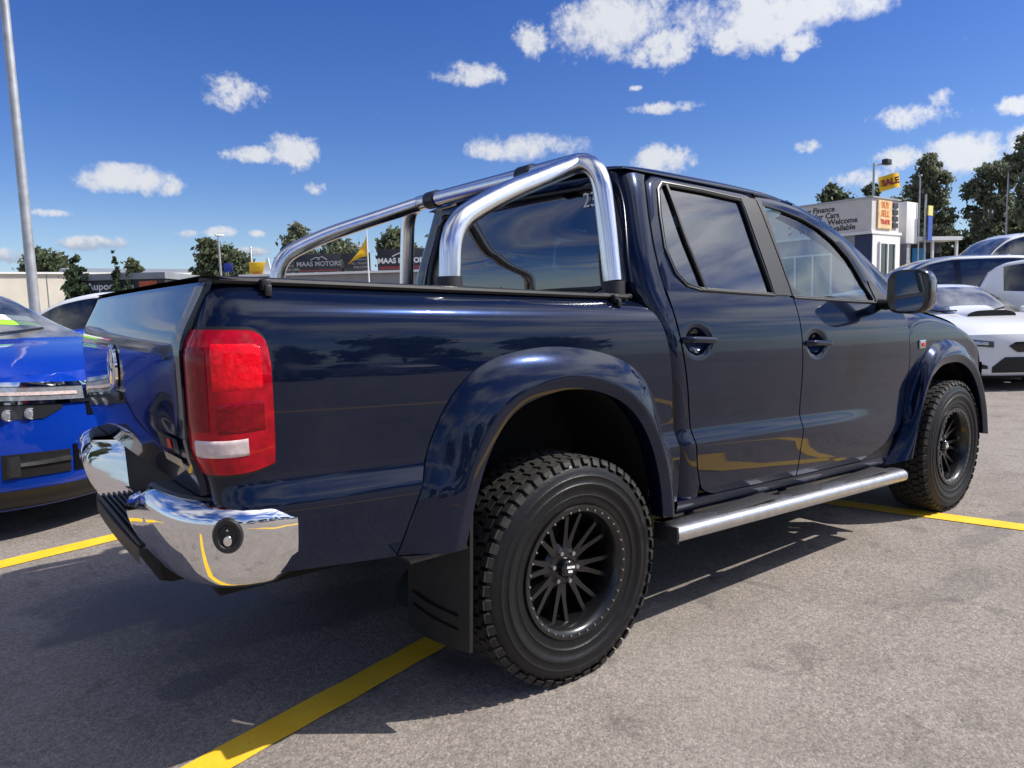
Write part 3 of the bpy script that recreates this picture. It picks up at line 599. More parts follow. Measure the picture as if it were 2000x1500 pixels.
def car(name, label, cat, sp, paintm, loc, rz, wheel=None, group=None):
    """loft a car: stations along x (forward), sections from sill to roof centre"""
    root = empty(name, loc, rz); tag(root, label, cat, group)
    Lh, Wd = sp['L'] / 2, sp['W'] / 2
    zt, zb = pchip(*zip(*sp['top'])), pchip(*zip(*sp['belt'])); wp = pchip(*zip(*sp['plan']))
    ax, rr = sp['axles'], sp['arch']; sill = sp.get('sill', .24); tw = sp.get('roofw', .70)
    keys = sorted(set([-Lh, Lh] + sp['glass'] + sp['ws'] + sp['rw'] + [p for a in sp['pillars'] for p in a] + [a + s * rr * q for a in ax for s in (-1, 1) for q in (1.0, .985, .94, .86, .74, .6, .42, .2, 0)]))
    X = []
    for a, b_ in zip(keys, keys[1:]):
        n = max(1, int((b_ - a) / .09)); X += [a + (b_ - a) * i / n for i in range(n)]
    X.append(Lh)
    def zl(x):
        z = sill + .05 * sst(.8, 1, abs(x) / Lh)
        for a in ax:
            if abs(x - a) < rr: z = max(z, sp['wr'] + math.sqrt(rr * rr - (x - a) ** 2) * .98)
        return z
    def pr(y, x):
        q = min(1, abs(y) / Wd); f, bk = sp.get('nose', .42), sp.get('tail', .22)
        return -f * q ** 3 * sst(Lh - .95, Lh, x) * 1.0 + bk * q ** 3 * sst(-Lh + .8, -Lh, x)
    G = []
    for x in X:
        w = wp(x) * Wd; t, b = zt(x), zb(x); l = min(zl(x), b - .06); g = sst(.05, .42, t - b); wr = w * lerp(.93, tw, g); ze = b + (t - b) * lerp(.72, .93, g); q = b - l
        row = [(.80 * w, l + .02), (.97 * w, l), (.995 * w, l + .22 * q), (1. * w, l + .45 * q), (.992 * w, l + .68 * q), (.975 * w, l + .9 * q), (.955 * w, b), (.935 * w, b + min(.02, .25 * (t - b))),
               (lerp(.935 * w, wr, .93) + .004, lerp(b + .02, ze, .92) if g > .3 else lerp(b, ze, .6)), (wr, ze), (.93 * wr, ze + (t - ze) * .38), (.72 * wr, ze + (t - ze) * .75), (.38 * wr, ze + (t - ze) * .95), (0, t)]
        full = [(-y, z) for y, z in row] + [(y, z) for y, z in reversed(row[:-1])]
        G.append([(x + pr(y, x), y, z) for y, z in full])
    nj = len(G[0]); H = 13
    def part(i, j):
        jj = j if j < H else 2 * H - 1 - j; x = (X[i] + X[i + 1]) / 2
        if jj >= 9 + 0 and sp['ws'][0] < x < sp['ws'][1]: return 'windscreen'
        if jj >= 10 and sp['rw'][0] < x < sp['rw'][1]: return 'rear_window'
        if jj == 7 and sp['glass'][0] < x < sp['glass'][1]:
            k = sum(1 for a, b_ in sp['pillars'] if x > (a + b_) / 2)
            if any(a < x < b_ for a, b_ in sp['pillars']): return ('pillar', k, j < H, sum(1 for a, b_ in sp['pillars'] if x > a))
            return ('side_window', k, j < H)
        if jj >= 9 and x >= sp['ws'][1]: return 'bonnet'
        return 'body'
    faces = {}
    V = [p for r_ in G for p in r_]
    for i in range(len(G) - 1):
        for j in range(nj - 1): faces.setdefault(part(i, j), []).append((i * nj + j, (i + 1) * nj + j, (i + 1) * nj + j + 1, i * nj + j + 1))
    # shared smooth normals across parts
    me = bpy.data.meshes.new('tmp'); me.from_pydata(V, [], [f for fs in faces.values() for f in fs]); me.update(); N = [v.normal.copy() for v in me.vertices]; bpy.data.meshes.remove(me)
    for key, fs in faces.items():
        nm = key if isinstance(key, str) else key[0]; ids = sorted({i for f in fs for i in f}); mp = {a: k for k, a in enumerate(ids)}
        m_ = {'body': paintm, 'bonnet': paintm, 'pillar': M_GLOSSB, 'windscreen': M_SCREEN}.get(nm, sp.get('glassm', M_CARGL))
        o = mesh(nm, [V[i] for i in ids], [tuple(mp[i] for i in f) for f in fs], m_, root, smooth=True, angle=180)
        o.data.normals_split_custom_set_from_vertices([N[i] for i in ids])
    # nose and tail fascias close the shell
    for sgn, nm in ((1, 'front_bumper'), (-1, 'rear_bumper')):
        end = G[-1] if sgn > 0 else G[0]; rows = []
        prof = sp['fprof'] if sgn > 0 else sp.get('rprof', lin([.2, .5, 1.2], [-.03, .02, 0]))
        top = {}
        for y_ in lins(-1, 1, 41):
            yy = y_ * wp(Lh * sgn) * Wd * .995; ztop = max(.3, [p for p in end if True][0][2])
            seg = [p for p in end]
            zz = None
            for a, b_ in zip(seg[1:-1], seg[2:-1]):
                if min(a[1], b_[1]) - 1e-6 <= yy <= max(a[1], b_[1]) + 1e-6 and a[2] > .3:
                    tt = 0 if abs(b_[1] - a[1]) < 1e-9 else (yy - a[1]) / (b_[1] - a[1]); v = a[2] + (b_[2] - a[2]) * tt; zz = v if zz is None else max(zz, v)
            zz = zz or end[4][2]
            rows.append([((Lh * sgn) + pr(yy, Lh * sgn) + sgn * (prof(z) if k else 0) * (1 if k < 13 else 1), yy * (1 - .012 * (k == 0)), z) for k, z in enumerate(lins(zz, sp.get('chin', .19), 15))])
        MB().grid(rows, flip=(sgn < 0)).build(nm, paintm, root, angle=60)
    def fx(y, z, d=0): return Lh + pr(y, Lh) + sp['fprof'](z) + d
    root_fx = fx
    # inner dark block, arch liners, cabin
    core = MB().box((0, 0, (sill + .62) / 2 + .05), (sp['L'] * .80, Wd * 1.15, .62 - sill)); core.box((0, 0, .58), ((ax[1] - ax[0]) - 2 * rr, Wd * 1.84, .5)).build('underbody', M_DARK, root, smooth=False)
    cab = MB()
    for sx in (.35, -.65):
        for sy in (-1, 1):
            cab.box((sx - .15, sy * .37, .78), (.5, .48, .16), .05); cab.box((sx - .42, sy * .37, 1.05), (.14, .46, .55), .05); cab.box((sx - .46, sy * .37, 1.38 if sp['H'] > 1.55 else 1.25), (.1, .26, .16), .04)
    cab.box((sp['ws'][1] - .25, 0, zb(.6) - .10), (.5, Wd * 1.5, .16), .05); cab.box((0, 0, .62), (2.6, Wd * 1.6, .06)); cab.build('cabin', M_SEAT, root)
    wl = wheel or wheel_proto(sp['wr'], .22, sp['wr'] * .68, M_RIMS, 5)
    first = wheel is None
    for a in ax:
        for s in (-1, 1):
            if first: q = wl; q.parent = root; first = False
            else:
                q = wl.copy(); C.collection.objects.link(q); q.parent = root
                for c in wl.children: d_ = c.copy(); C.collection.objects.link(d_); d_.parent = q
            q.location = (a, s * (Wd - .125), sp['wr']); q.rotation_euler = (0, 0, math.pi if s > 0 else 0)
    for s in (-1, 1):
        for a in ax:
            arc = [(a + rr * math.cos(t), rr * math.sin(t) + sp['wr']) for t in lins(R(-12), R(192), 24)]
            MB().grid([[(x, s * (Wd * .985), z), (x, s * Wd * .55, z + .01)] for x, z in arc]).build('arch_liner', M_DARK, root)
            if sp.get('clad'):
                arc2 = [(a + (rr + .055) * math.cos(t), (rr + .055) * math.sin(t) + sp['wr']) for t in lins(R(-8), R(188), 24)]
                MB().grid([[(x, s * (Wd * .98), z), (x, s * (Wd * 1.008), z), (x2, s * (Wd * 1.008), z2), (x2, s * Wd * .96, z2)] for (x, z), (x2, z2) in zip(arc2, arc)]).build('arch_trim', M_PLAST, root)
        mxx = sp['ws'][1] - .42; mz = zb(mxx) + .13
        mi = MB().box((mxx, s * (Wd + .10), mz), (.13, .23, .15), .05).build('mirror', sp.get('mirm', paintm), root)
        MB().box((mxx - .068, s * (Wd + .10), mz), (.01, .19, .115), .004).build('mirror_glass', M_MIRROR, mi); MB().box((mxx + .02, s * (Wd - .03), mz - .05), (.07, .12, .05), .015).build('mirror_foot', M_BLACKP, mi)
        for hx in sp['handles']: MB().box((hx, s * (Wd * .985 + .008), zb(hx) - .13), (.2, .035, .028), .012).build('door_handle', paintm, root)
        for dx in sp['seams']:
            zz = lins(zl(dx) + .04, zb(dx), 9); wv = wp(dx) * Wd
            MB().grid([[(dx - .004, s * (wv * 1.002), z), (dx + .004, s * (wv * 1.002), z)] for z in zz[:-2]]).build('door_gap', M_DARK, root)
    if sp.get('rails'):
        for s in (-1, 1):
            a, b_ = sp['rails']; MB().tube([(x, s * wp(x) * Wd * tw * .93, zt(x) + (.0 if q in (0, 6) else .045) - .03) for q, x in enumerate(lins(a, b_, 7))], .02, 8).build('roof_rail', sp.get('railm', M_ALU), root)
    # tail lamps
    for s in (-1, 1):
        zt_ = zb(-Lh) - .08
        MB().grid([[(-Lh + .22 * (abs(y) / Wd) ** 3 - .018 + (.03 if abs(y) > Wd * .9 else 0), s * y, z) for z in lins(zt_ - .16, zt_ + .02, 4)] for y in lins(Wd * .55, Wd * .965, 8)], flip=s > 0).build('tail_lamp', M_RED, root)
    return root, fx, zb, zt
def fpatch(root, name, fx, a, b_, z0, z1, m, d=.008, n=14, dep=.03, parent=None):
    """panel set on the nose: between curves z0(y), z1(y) for y in a..b_, standing d proud with turned-in edges"""
    f0 = z0 if callable(z0) else (lambda y: z0); f1 = z1 if callable(z1) else (lambda y: z1)
    rows = []
    for y in lins(a, b_, n):
        zz = lins(f0(y), f1(y), 6); rows.append([(fx(y, zz[0], d - dep), y, zz[0])] + [(fx(y, z, d), y, z) for z in zz] + [(fx(y, zz[-1], d - dep), y, zz[-1])])
    rows = [[(p[0] - dep, p[1], p[2]) for p in rows[0]]] + rows + [[(p[0] - dep, p[1], p[2]) for p in rows[-1]]]
    return MB().grid(rows, flip=(a > b_)).build(name, m, parent or root, angle=50)
SUV = dict(L=4.37, W=1.80, H=1.62, top=[(-2.185, .98), (-2.08, 1.16), (-1.92, 1.44), (-1.7, 1.55), (-.9, 1.615), (-.1, 1.625), (.35, 1.57), (1.22, 1.19), (1.6, 1.135), (2.0, 1.07), (2.185, 1.005)],
           belt=[(-2.185, .93), (-1.9, 1.10), (-1.0, 1.06), (.3, 1.01), (1.2, 1.04), (1.7, 1.0), (2.185, .91)], plan=[(-2.185, .90), (-1.7, .985), (-1, 1), (1.2, 1), (1.8, .97), (2.185, .93)],
           axles=[-1.33, 1.28], arch=.39, wr=.335, glass=[-1.72, .98], ws=[.36, 1.20], rw=[-2.12, -1.86], pillars=[(-1.12, -1.02), (-.12, .0)], handles=[-.75, .25], seams=[-1.02, -.06, .98],
           fprof=pchip([.19, .28, .40, .55, .72, .90, 1.01], [-.10, .01, .04, .045, .035, .02, 0.0]), rails=(-1.5, .25), clad=True, roofw=.71)
# blue SUV whose nose shows left of the tailgate
BH = Vector((.574, -.819, 0)); bn_ = Vector((-.78, 2.55, 0)); bc = bn_ - BH * 2.21
SP = dict(SUV); wlp = wheel_proto(.335, .225, .23, M_RIMS, 5)
blue, bfx, bzb, bzt = car('blue_car', 'glossy blue compact SUV nosing in beside the tailgate of the pickup', 'car', SP, M_BLUE, (bc.x, bc.y, 0), math.atan2(BH.y, BH.x))
for o in list(wlp.children) + [wlp]: bpy.data.objects.remove(o)
up_ = lambda y: .915 + .05 * (abs(y) / .8) ** 1.5
fpatch(blue, 'grille', bfx, -.29, .29, lambda y: up_(y) - .20, lambda y: up_(y) - .03, M_GLOSSB, .006)
fpatch(blue, 'chrome_strip', bfx, -.82, .82, lambda y: up_(y) - .012, lambda y: up_(y) + .012, M_CHROME, .016, 40)
fpatch(blue, 'chrome_strip', bfx, -.82, .82, lambda y: up_(y) - .118, lambda y: up_(y) - .098, M_CHROME, .016, 40)
for s in (-1, 1):
    fpatch(blue, 'daylight_lamp', bfx, s * .30, s * .81, lambda y: up_(y) - .096, lambda y: up_(y) - .014, M_LAMP, .008, 16)
    fpatch(blue, 'light_bar', bfx, s * .34, s * .77, lambda y: up_(y) - .066, lambda y: up_(y) - .046, M_WLENS, .013, 16)
    hl = fpatch(blue, 'headlight', bfx, s * .43, s * .81, lambda y: up_(y) - .205 + .06 * max(0, 1 - (abs(y) - .43) / .1), lambda y: up_(y) - .12, M_LAMPD, .008, 16)
    for yy in (.585, .675): MB().lathe([(.0, .004), (.018, .003), (.026, .0), (.030, .004), (.034, .003), (.036, -.01)], 20).build('projector', M_LAMP, hl, loc=(bfx(yy, .77) + .010, s * yy, .772)).rotation_euler = (0, 0, R(-90))
    ik = fpatch(blue, 'fog_intake', bfx, s * .42, s * .72, .40, lambda y: .535 + .03 * (abs(y) - .4), M_BLACKP, .008, 12)
    fpatch(blue, 'intake_bar', bfx, s * .42, s * .66, .468, .488, M_ALU, .022, 10, parent=ik); fpatch(blue, 'intake_fin', bfx, s * .66, s * .71, .41, .53, M_PLAST, .02, 4, parent=ik)
fpatch(blue, 'lower_grille', bfx, -.40, .40, .40, .56, M_GLOSSB, .008); fpatch(blue, 'chin', bfx, -.80, .80, .20, .325, M_BLACKP, .010, 40)
wsx = 1.02; 
def ws_pt(xx, y, d=.006): return (xx + .004, y, bzt(xx) - .04 * (abs(y) / .6) ** 2 + d)
for (a, b_, x0, x1, m_, nm) in [(-.10, .52, .80, .875, M_WPRINT, 'price_sticker'), (-.08, .50, .885, .95, mat('lime_print', (.30, .75, .03), .6), 'green_sticker'), (-.18, -.11, .80, .87, mat('pink_print', (.75, .12, .30), .6), 'pink_sticker')]:
    MB().grid([[ws_pt(x, y) for x in lins(x0, x1, 4)] for y in lins(a, b_, 8)]).build(nm, m_, blue)
for s in (-1, 1): MB().tube([ws_pt(1.14, s * .1 - .1, .02), ws_pt(1.10, s * .28 - .1, .02), ws_pt(1.02, s * .55 - .1, .02)], .009, 6).build('wiper', M_BLACKP, blue)

# pale wagon beyond the blue car
SV2 = dict(SUV, L=4.6, W=1.82, top=[(-2.3, 1.0), (-2.18, 1.2), (-2.0, 1.48), (-1.7, 1.62), (-.9, 1.69), (-.1, 1.70), (.4, 1.62), (1.3, 1.14), (1.7, 1.07), (2.1, 1.0), (2.3, .94)],
           belt=[(-2.3, .95), (-1.9, 1.13), (-1.0, 1.08), (.3, 1.03), (1.2, .99), (1.7, .95), (2.3, .85)], plan=[(-2.3, .90), (-1.7, .985), (-1, 1), (1.2, 1), (1.8, .97), (2.3, .93)], axles=[-1.4, 1.36], glass=[-1.8, 1.02], ws=[.42, 1.28], rw=[-2.22, -1.92], pillars=[(-1.15, -1.05), (-.12, .0)], clad=False, rails=None)
def simple_front(root, fx, lo=.62):
    for s in (-1, 1): fpatch(root, 'headlight', fx, s * .48, s * .86, lambda y: lo + .03 + .06 * (abs(y) - .48), lambda y: lo + .15 + .07 * (abs(y) - .48), M_LAMP, .008, 12)
    fpatch(root, 'grille', fx, -.45, .45, lo - .02, lo + .16, M_GLOSSB, .008); fpatch(root, 'lower_grille', fx, -.6, .6, .26, .44, M_BLACKP, .008)
def place(name, label, spec, pm, x, y, rz, group=None, lo=.62):
    r_, fx, _, _ = car(name, label, 'car', spec, pm, (x, y, gz(x, y)), rz, group=group); simple_front(r_, fx, lo); return r_
place('parked_car', 'white wagon with dark windows between the blue car and the tailgate corner', SV2, M_WHITE, .34, 9.25, math.atan2(.60, -.80))
# white sports sedan facing the camera at the right
SED = dict(L=4.6, W=1.80, H=1.475, top=[(-2.3, .98), (-2.15, 1.05), (-1.75, 1.09), (-1.0, 1.37), (-.5, 1.455), (0, 1.47), (.35, 1.42), (1.25, 1.02), (1.6, .97), (2.05, .87), (2.3, .76)],
           belt=[(-2.3, .90), (-1.8, 1.0), (-.8, .96), (.4, .91), (1.2, .88), (1.8, .82), (2.3, .70)], plan=[(-2.3, .90), (-1.7, .985), (-1, 1), (1.2, 1), (1.8, .97), (2.3, .92)],
           axles=[-1.32, 1.33], arch=.37, wr=.325, glass=[-1.35, .95], ws=[.36, 1.24], rw=[-1.72, -.95], pillars=[(-.95, -.88), (-.12, .0)], handles=[-.75, .3], seams=[-.95, -.06, .98],
           fprof=pchip([.16, .24, .36, .5, .62, .72, .80], [-.06, .03, .035, .03, .03, .015, 0.0]), roofw=.68, sill=.2, chin=.17, glassm=M_CARGL, nose=.36)
wh_h = Vector((-.61, -.79, 0)).normalized(); wn = Vector((9.62, .62, 0)); wc = wn - wh_h * 2.3
wx, wfx, wzb, wzt = car('white_sedan', 'white sports sedan with a bonnet scoop facing the camera beyond the front wheel', 'car', SED, M_WHITE, (wc.x, wc.y, 0), math.atan2(wh_h.y, wh_h.x))
for s in (-1, 1):
    h_ = fpatch(wx, 'headlight', wfx, s * .46, s * .80, lambda y: .585 + .10 * (abs(y) - .46), lambda y: .665 + .12 * (abs(y) - .46), M_LAMPD, .010, 12)
    fpatch(wx, 'lamp_lens', wfx, s * .52, s * .74, lambda y: .61 + .10 * (abs(y) - .46), lambda y: .65 + .12 * (abs(y) - .46), M_LAMP, .016, 10, parent=h_)
    fpatch(wx, 'fog_recess', wfx, s * .52, s * .80, lambda y: .30 + .0 * y, lambda y: .34 + .40 * (abs(y) - .52), M_BLACKP, .010, 10)
fpatch(wx, 'grille', wfx, -.28, .28, lambda y: .52 + .08 * max(0, abs(y) - .18) / .1, lambda y: .655 - .05 * max(0, abs(y) - .2) / .08, M_GLOSSB, .010, 16)
fpatch(wx, 'lower_grille', wfx, -.47, .47, lambda y: .25, lambda y: .455 - .13 * max(0, abs(y) - .33) / .14, M_BLACKP, .010, 20); fpatch(wx, 'chin', wfx, -.72, .72, .17, .205, M_BLACKP, .03, 24)
sc_ = MB()
rowsS = []
for x in lins(.98, 1.52, 8):
    t = (x - .98) / .54; rowsS.append([(x, y, wzt(x) - .02 * (y / .5) ** 2 + (.02 + .075 * t) * (1 - (abs(y) / .36) ** 6) - .012) for y in lins(-.36, .36, 17)])
sc_.grid(rowsS, flip=True).build('bonnet_scoop', M_WHITE, wx)
MB().grid([[(1.522, y, wzt(1.52) - .012), (1.522, y, wzt(1.52) + .075 * (1 - (abs(y) / .37) ** 6))] for y in lins(-.345, .345, 15)]).build('scoop_mouth', M_BLACKP, wx)
for s in (-1, 1): MB().tube([(1.20, s * .2 - .1, wzt(1.2) + .03), (1.12, s * .4 - .1, wzt(1.12) + .0), (1.05, s * .6 - .1, wzt(1.05) + .005)], .01, 6).build('wiper', M_BLACKP, wx)
# silver SUV, tall white wagons
place('silver_suv', 'silver SUV seen from its side between the door mirror and the white sedan', SV2, M_SILVER, 14.5, 3.75, math.atan2(.61, -.79) - .15)
BIG = dict(SV2, L=4.95, W=1.95, top=[(-2.475, 1.1), (-2.4, 1.3), (-2.25, 1.65), (-1.9, 1.84), (-.9, 1.90), (0, 1.90), (.45, 1.80), (1.25, 1.25), (1.7, 1.18), (2.2, 1.10), (2.475, 1.02)],
           belt=[(-2.475, 1.0), (-1.9, 1.24), (-1.0, 1.20), (.3, 1.15), (1.2, 1.11), (1.7, 1.06), (2.475, .92)], plan=[(-2.475, .93), (-1.8, .99), (-1, 1), (1.2, 1), (1.9, .98), (2.475, .93)], axles=[-1.42, 1.43], arch=.44, wr=.39, glass=[-2.0, 1.0], ws=[.47, 1.22], rw=[-2.42, -2.2], pillars=[(-1.25, -1.12), (-.12, .02)], rails=(-1.8, .2),
           fprof=pchip([.25, .4, .6, .9, 1.05], [-.05, .03, .04, .02, 0.0]), chin=.28, sill=.32)
place('white_suv', 'tall white four wheel drive with roof rails behind the silver SUV', BIG, M_WHITE, 20.1, 4.3, math.atan2(.61, -.79), lo=.75)
place('white_hatchback', 'white hatchback cut off by the picture edge beside the white sedan', SV2, M_WHITE, 12.80, .10, math.atan2(-.97, .25))
# the row of stock cars across the aisle, mirrored in the pickup's flank
for i, (x, y, a, pm, sp_, nm, lab) in enumerate([(-2.6, -15.2, 80, M_WHITE, SV2, 'parked_car', 'white wagon first in the row mirrored in the doors'), (.6, -15.9, 82, M_SILVER, SED, 'parked_car', 'silver sedan in the row mirrored in the doors'), (3.8, -16.3, 84, M_GREYP, SV2, 'parked_car', 'charcoal wagon in the row mirrored in the doors'),
                                  (7.2, -16.8, 80, M_WHITE, SED, 'parked_car', 'white sedan last in the row mirrored in the doors'), (10.6, -17.2, 83, M_BLUE, SV2, 'parked_car', 'blue wagon at the end of the row mirrored in the doors')]):
    place(nm, lab, sp_, pm, x, y, R(a), group='stock cars across the aisle')
for i, (x, y, h, s) in enumerate([(-6, -47, 8, 5), (4, -50, 9, 5.5), (15, -52, 8, 5), (27, -50, 10, 6), (40, -47, 9, 6), (-18, -44, 9, 6)]):
    tree('boundary_tree', x, y, h, crown(60 + i, h, s, .5, 8), 'dark', ['low dark boundary tree mirrored behind the tail light', 'tall dark boundary tree mirrored above the rear arch', 'dark boundary tree mirrored in the rear door', 'broad dark boundary tree mirrored in the front door', 'dark boundary tree mirrored in the front fender', 'dark boundary tree far off behind the tailgate side'][i], 70 + i, 1500, .6, group='boundary trees behind the aisle')

# ------------------------------------------------------------------ the pickup
pk = empty('pickup', (0, 0, 0)); tag(pk, 'dark blue dual cab pickup with a chrome sports bar and black off-road wheels', 'pickup')
RAKE = .045
def sh(x, y, z): return (x, y, z - RAKE * x)         # the body sits nose-down on its springs
WZ = pchip([.40, .46, .52, .60, .70, .762, .778, .80, .825, .840, .90, 1.00, 1.10, 1.18, 1.25, 1.31, 1.36, 1.40],
           [.875, .905, .922, .940, .953, .962, .961, .953, .945, .942, .9445, .952, .955, .951, .942, .928, .911, .895])
BEDTOP = 1.352
def WB(z): return WZ(z) - .075 * max(0, (z - 1.245) / .107) ** 2.6 * .95
WG = pchip([1.36, 1.40, 1.50, 1.65, 1.82, 1.868, 1.90], [.905, .893, .862, .812, .752, .728, .700])
ROWS = [.545, .57, .60, .64, .68, .72, .745, .762, .770, .778, .80, .822, .832, .842, .87, .90, .94, .98, 1.02, 1.06, 1.10, 1.14, 1.18, 1.21, 1.24, 1.26, 1.28, 1.30, 1.315, 1.328, 1.338, 1.346, BEDTOP]
def panel(name, xcol, rows, xfun, wfun, zlo, zhi, s, parent, m=None, hem=.03, dent=None):
    """body skin: columns u in 0..1, rows of height z clamped to zlo/zhi; y from wfun; edges folded in by hem"""
    P = []
    for u in xcol:
        col = []
        for z in rows:
            x = xfun(u, z); zz = min(max(z, zlo(x)), zhi(x)); x = xfun(u, zz); y = wfun(x, zz) - (dent(x, zz) if dent else 0); col.append(Vector((x, y, zz)))
        P.append(col)
    inn = lambda p: Vector((p.x, p.y - hem, p.z))
    P = [[inn(c[0])] + c + [inn(c[-1])] for c in P]
    P = [[Vector((p.x, p.y - hem, p.z)) if 0 < j < len(P[0]) - 1 else p for j, p in enumerate(P[0])]] + P + [[Vector((p.x, p.y - hem, p.z)) if 0 < j < len(P[-1]) - 1 else p for j, p in enumerate(P[-1])]]
    G = [[sh(p.x, s * p.y, p.z) for p in c] for c in P]
    bm = bmesh.new(); vs = [[bm.verts.new(p) for p in c] for c in G]
    for i in range(len(G) - 1):
        for j in range(len(G[0]) - 1):
            q = [vs[i][j], vs[i + 1][j], vs[i + 1][j + 1], vs[i][j + 1]]
            try: bm.faces.new(q if s < 0 else q[::-1])
            except ValueError: pass
    bmesh.ops.remove_doubles(bm, verts=bm.verts, dist=.0004); bmesh.ops.dissolve_degenerate(bm, edges=bm.edges, dist=.0003)
    me = bpy.data.meshes.new(name); bm.to_mesh(me); bm.free(); me.polygons.foreach_set('use_smooth', [True] * len(me.polygons)); me.set_sharp_from_angle(angle=R(40)); me.materials.append(m or M_NAVY)
    return link(bpy.data.objects.new(name, me), parent)

# --- flare curves (side view) and arch shapes
RO = [(-.665, .57), (-.58, .784), (-.54, .916), (-.46, 1.05), (-.34, 1.135), (-.2, 1.166), (-.04, 1.178), (.15, 1.157), (.30, 1.113), (.41, 1.028), (.48, .89), (.535, .724), (.565, .52)]
RI = [(-.47, .57), (-.41, .77), (-.34, .905), (-.25, .99), (-.10, 1.03), (.0, 1.035), (.11, 1.02), (.25, .965), (.355, .846), (.415, .68), (.43, .52)]
FO = [(2.345, .49), (2.49, .66), (2.60, .907), (2.69, 1.07), (2.80, 1.150), (2.95, 1.178), (3.12, 1.178), (3.30, 1.13), (3.45, 1.03), (3.56, .88), (3.62, .72), (3.65, .56)]
FI = [(2.52, .54), (2.56, .66), (2.63, .83), (2.72, .965), (2.83, 1.032), (2.98, 1.05), (3.12, 1.045), (3.27, .99), (3.38, .89), (3.46, .75), (3.50, .58)]
def curve_z(c):
    xs = [p[0] for p in c]; return lin(xs, [p[1] for p in c])
rz_, fz_ = curve_z([((a[0] + b[0]) / 2, (a[1] + b[1]) / 2) for a, b in zip(resample([(x, z, 0) for x, z in RO], 40), resample([(x, z, 0) for x, z in RI], 40))]), curve_z([((a[0] + b[0]) / 2, (a[1] + b[1]) / 2) for a, b in zip(resample([(x, z, 0) for x, z in FO], 40), resample([(x, z, 0) for x, z in FI], 40))])

# --- bed side
PLAN = [(-1.176, .14), (-1.177, .117), (-1.176, .093), (-1.171, .071), (-1.160, .051), (-1.141, .033), (-1.112, .018), (-1.07, .008), (-1.0, .002), (-.93, 0)]
def tail_x(z): return .085 * sst(1.16, 1.40, z) + .03 * sst(.95, .78, z)      # the rear leans forward towards the top
gap = pchip([.50, .70, .92, 1.12, 1.20, 1.285, 1.33, 1.352], [.60, .585, .555, .535, .52, .485, .44, .38])
bed_low = lambda x: lin([-1.25, -.67, -.57], [.605, .565, .565])(x) if x < -.567 else (rz_(x) if x < .497 else .52)
NPL = len(PLAN)
bed_cols = [('p', k) for k in range(NPL)] + [('x', v) for v in [-.8, -.7, -.64, -.60] + lins(-.58, .49, 46) + [.505, .525, .54, .55, .556, .56]]
def bed_x(c, z):
    if c[0] == 'p':
        x, i = PLAN[c[1]]; return x + tail_x(z) * (1 - c[1] / NPL)
    x = c[1]; return x + (gap(z) - .56) * sst(.0, .56, x) if x < .56 else gap(z)
for s in (-1, 1):
    ins = lin([p[0] for p in PLAN[2:]], [p[1] for p in PLAN[2:]])
    G = []
    for c in bed_cols:
        col = []
        for z in ROWS:
            x = bed_x(c, z); zl_ = bed_low(x); zz = max(z, zl_); x = bed_x(c, zz); i_ = PLAN[c[1]][1] if c[0] == 'p' else 0
            col.append((x, WB(zz) - i_, zz))
        G.append(col)
    hem = [(x - .004, y - .04, z) for x, y, z in G[-1]]; G = [[(p[0] + .02, p[1] - .03, p[2]) for p in G[0]]] + G + [hem]
    G = [c + [(c[-1][0], c[-1][1] - .05, c[-1][2] - .001)] for c in G]
    bm = bmesh.new(); vs = [[bm.verts.new(sh(x, s * y, z)) for x, y, z in c] for c in G]
    for i in range(len(G) - 1):
        for j in range(len(G[0]) - 1):
            q = [vs[i][j], vs[i + 1][j], vs[i + 1][j + 1], vs[i][j + 1]]; bm.faces.new(q if s < 0 else q[::-1])
    bmesh.ops.remove_doubles(bm, verts=bm.verts, dist=.0004); bmesh.ops.dissolve_degenerate(bm, edges=bm.edges, dist=.0003)
    me = bpy.data.meshes.new('bed_side'); bm.to_mesh(me); bm.free(); me.polygons.foreach_set('use_smooth', [True] * len(me.polygons)); me.set_sharp_from_angle(angle=R(40)); me.materials.append(M_NAVY)
    link(bpy.data.objects.new('bed_side', me), pk)

# --- tailgate: bowed in plan, leaning lip at the top
def tg_x(y, z):
    q = abs(y) / .84
    return -1.213 + .010 * q ** 2 + tail_x(z) - .012 * math.exp(-((z - 1.235) / .03) ** 2) * 0 + .012 * sst(1.0, .86, z) * 0
zt_rows = [.80, .81, .83, .86, .9, .95, 1.0, 1.05, 1.1, 1.14, 1.17, 1.2, 1.23, 1.26, 1.29, 1.315, 1.335, 1.348, 1.355]
TG = []
for y in lins(-.842, .842, 45):
    zc = 1.0 - .0 * y; col = [(tg_x(y, z) + (.012 if z > 1.352 else 0), y, z) for z in zt_rows]
    col = [(col[0][0] + .04, y, .80)] + col + [(col[-1][0] + .06, y, 1.357)]; TG.append(col)
TG = [[(p[0] + .022, p[1] - .001, p[2]) for p in TG[0]]] + [[(p[0] + .004, p[1] - .0005, p[2]) for p in TG[0]]] + TG[1:-1] + [[(p[0] + .004, p[1] + .0005, p[2]) for p in TG[-1]]] + [[(p[0] + .022, p[1] + .001, p[2]) for p in TG[-1]]]
tgm = MB().grid([[sh(*p) for p in c] for c in TG], flip=True).build('tailgate', M_NAVY, pk, angle=45)
def tgp(y, z, d=.006): return sh(tg_x(y, z) - d, y, z)
em = MB().lathe([(.0, .003), (.056, .003), (.062, .007), (.070, .009), (.076, .007), (.078, .0)], 40).build('emblem', M_CHROME, tgm, loc=tgp(0, 1.095, .004)); em.rotation_euler = (0, R(0), R(90))
ev = MB()
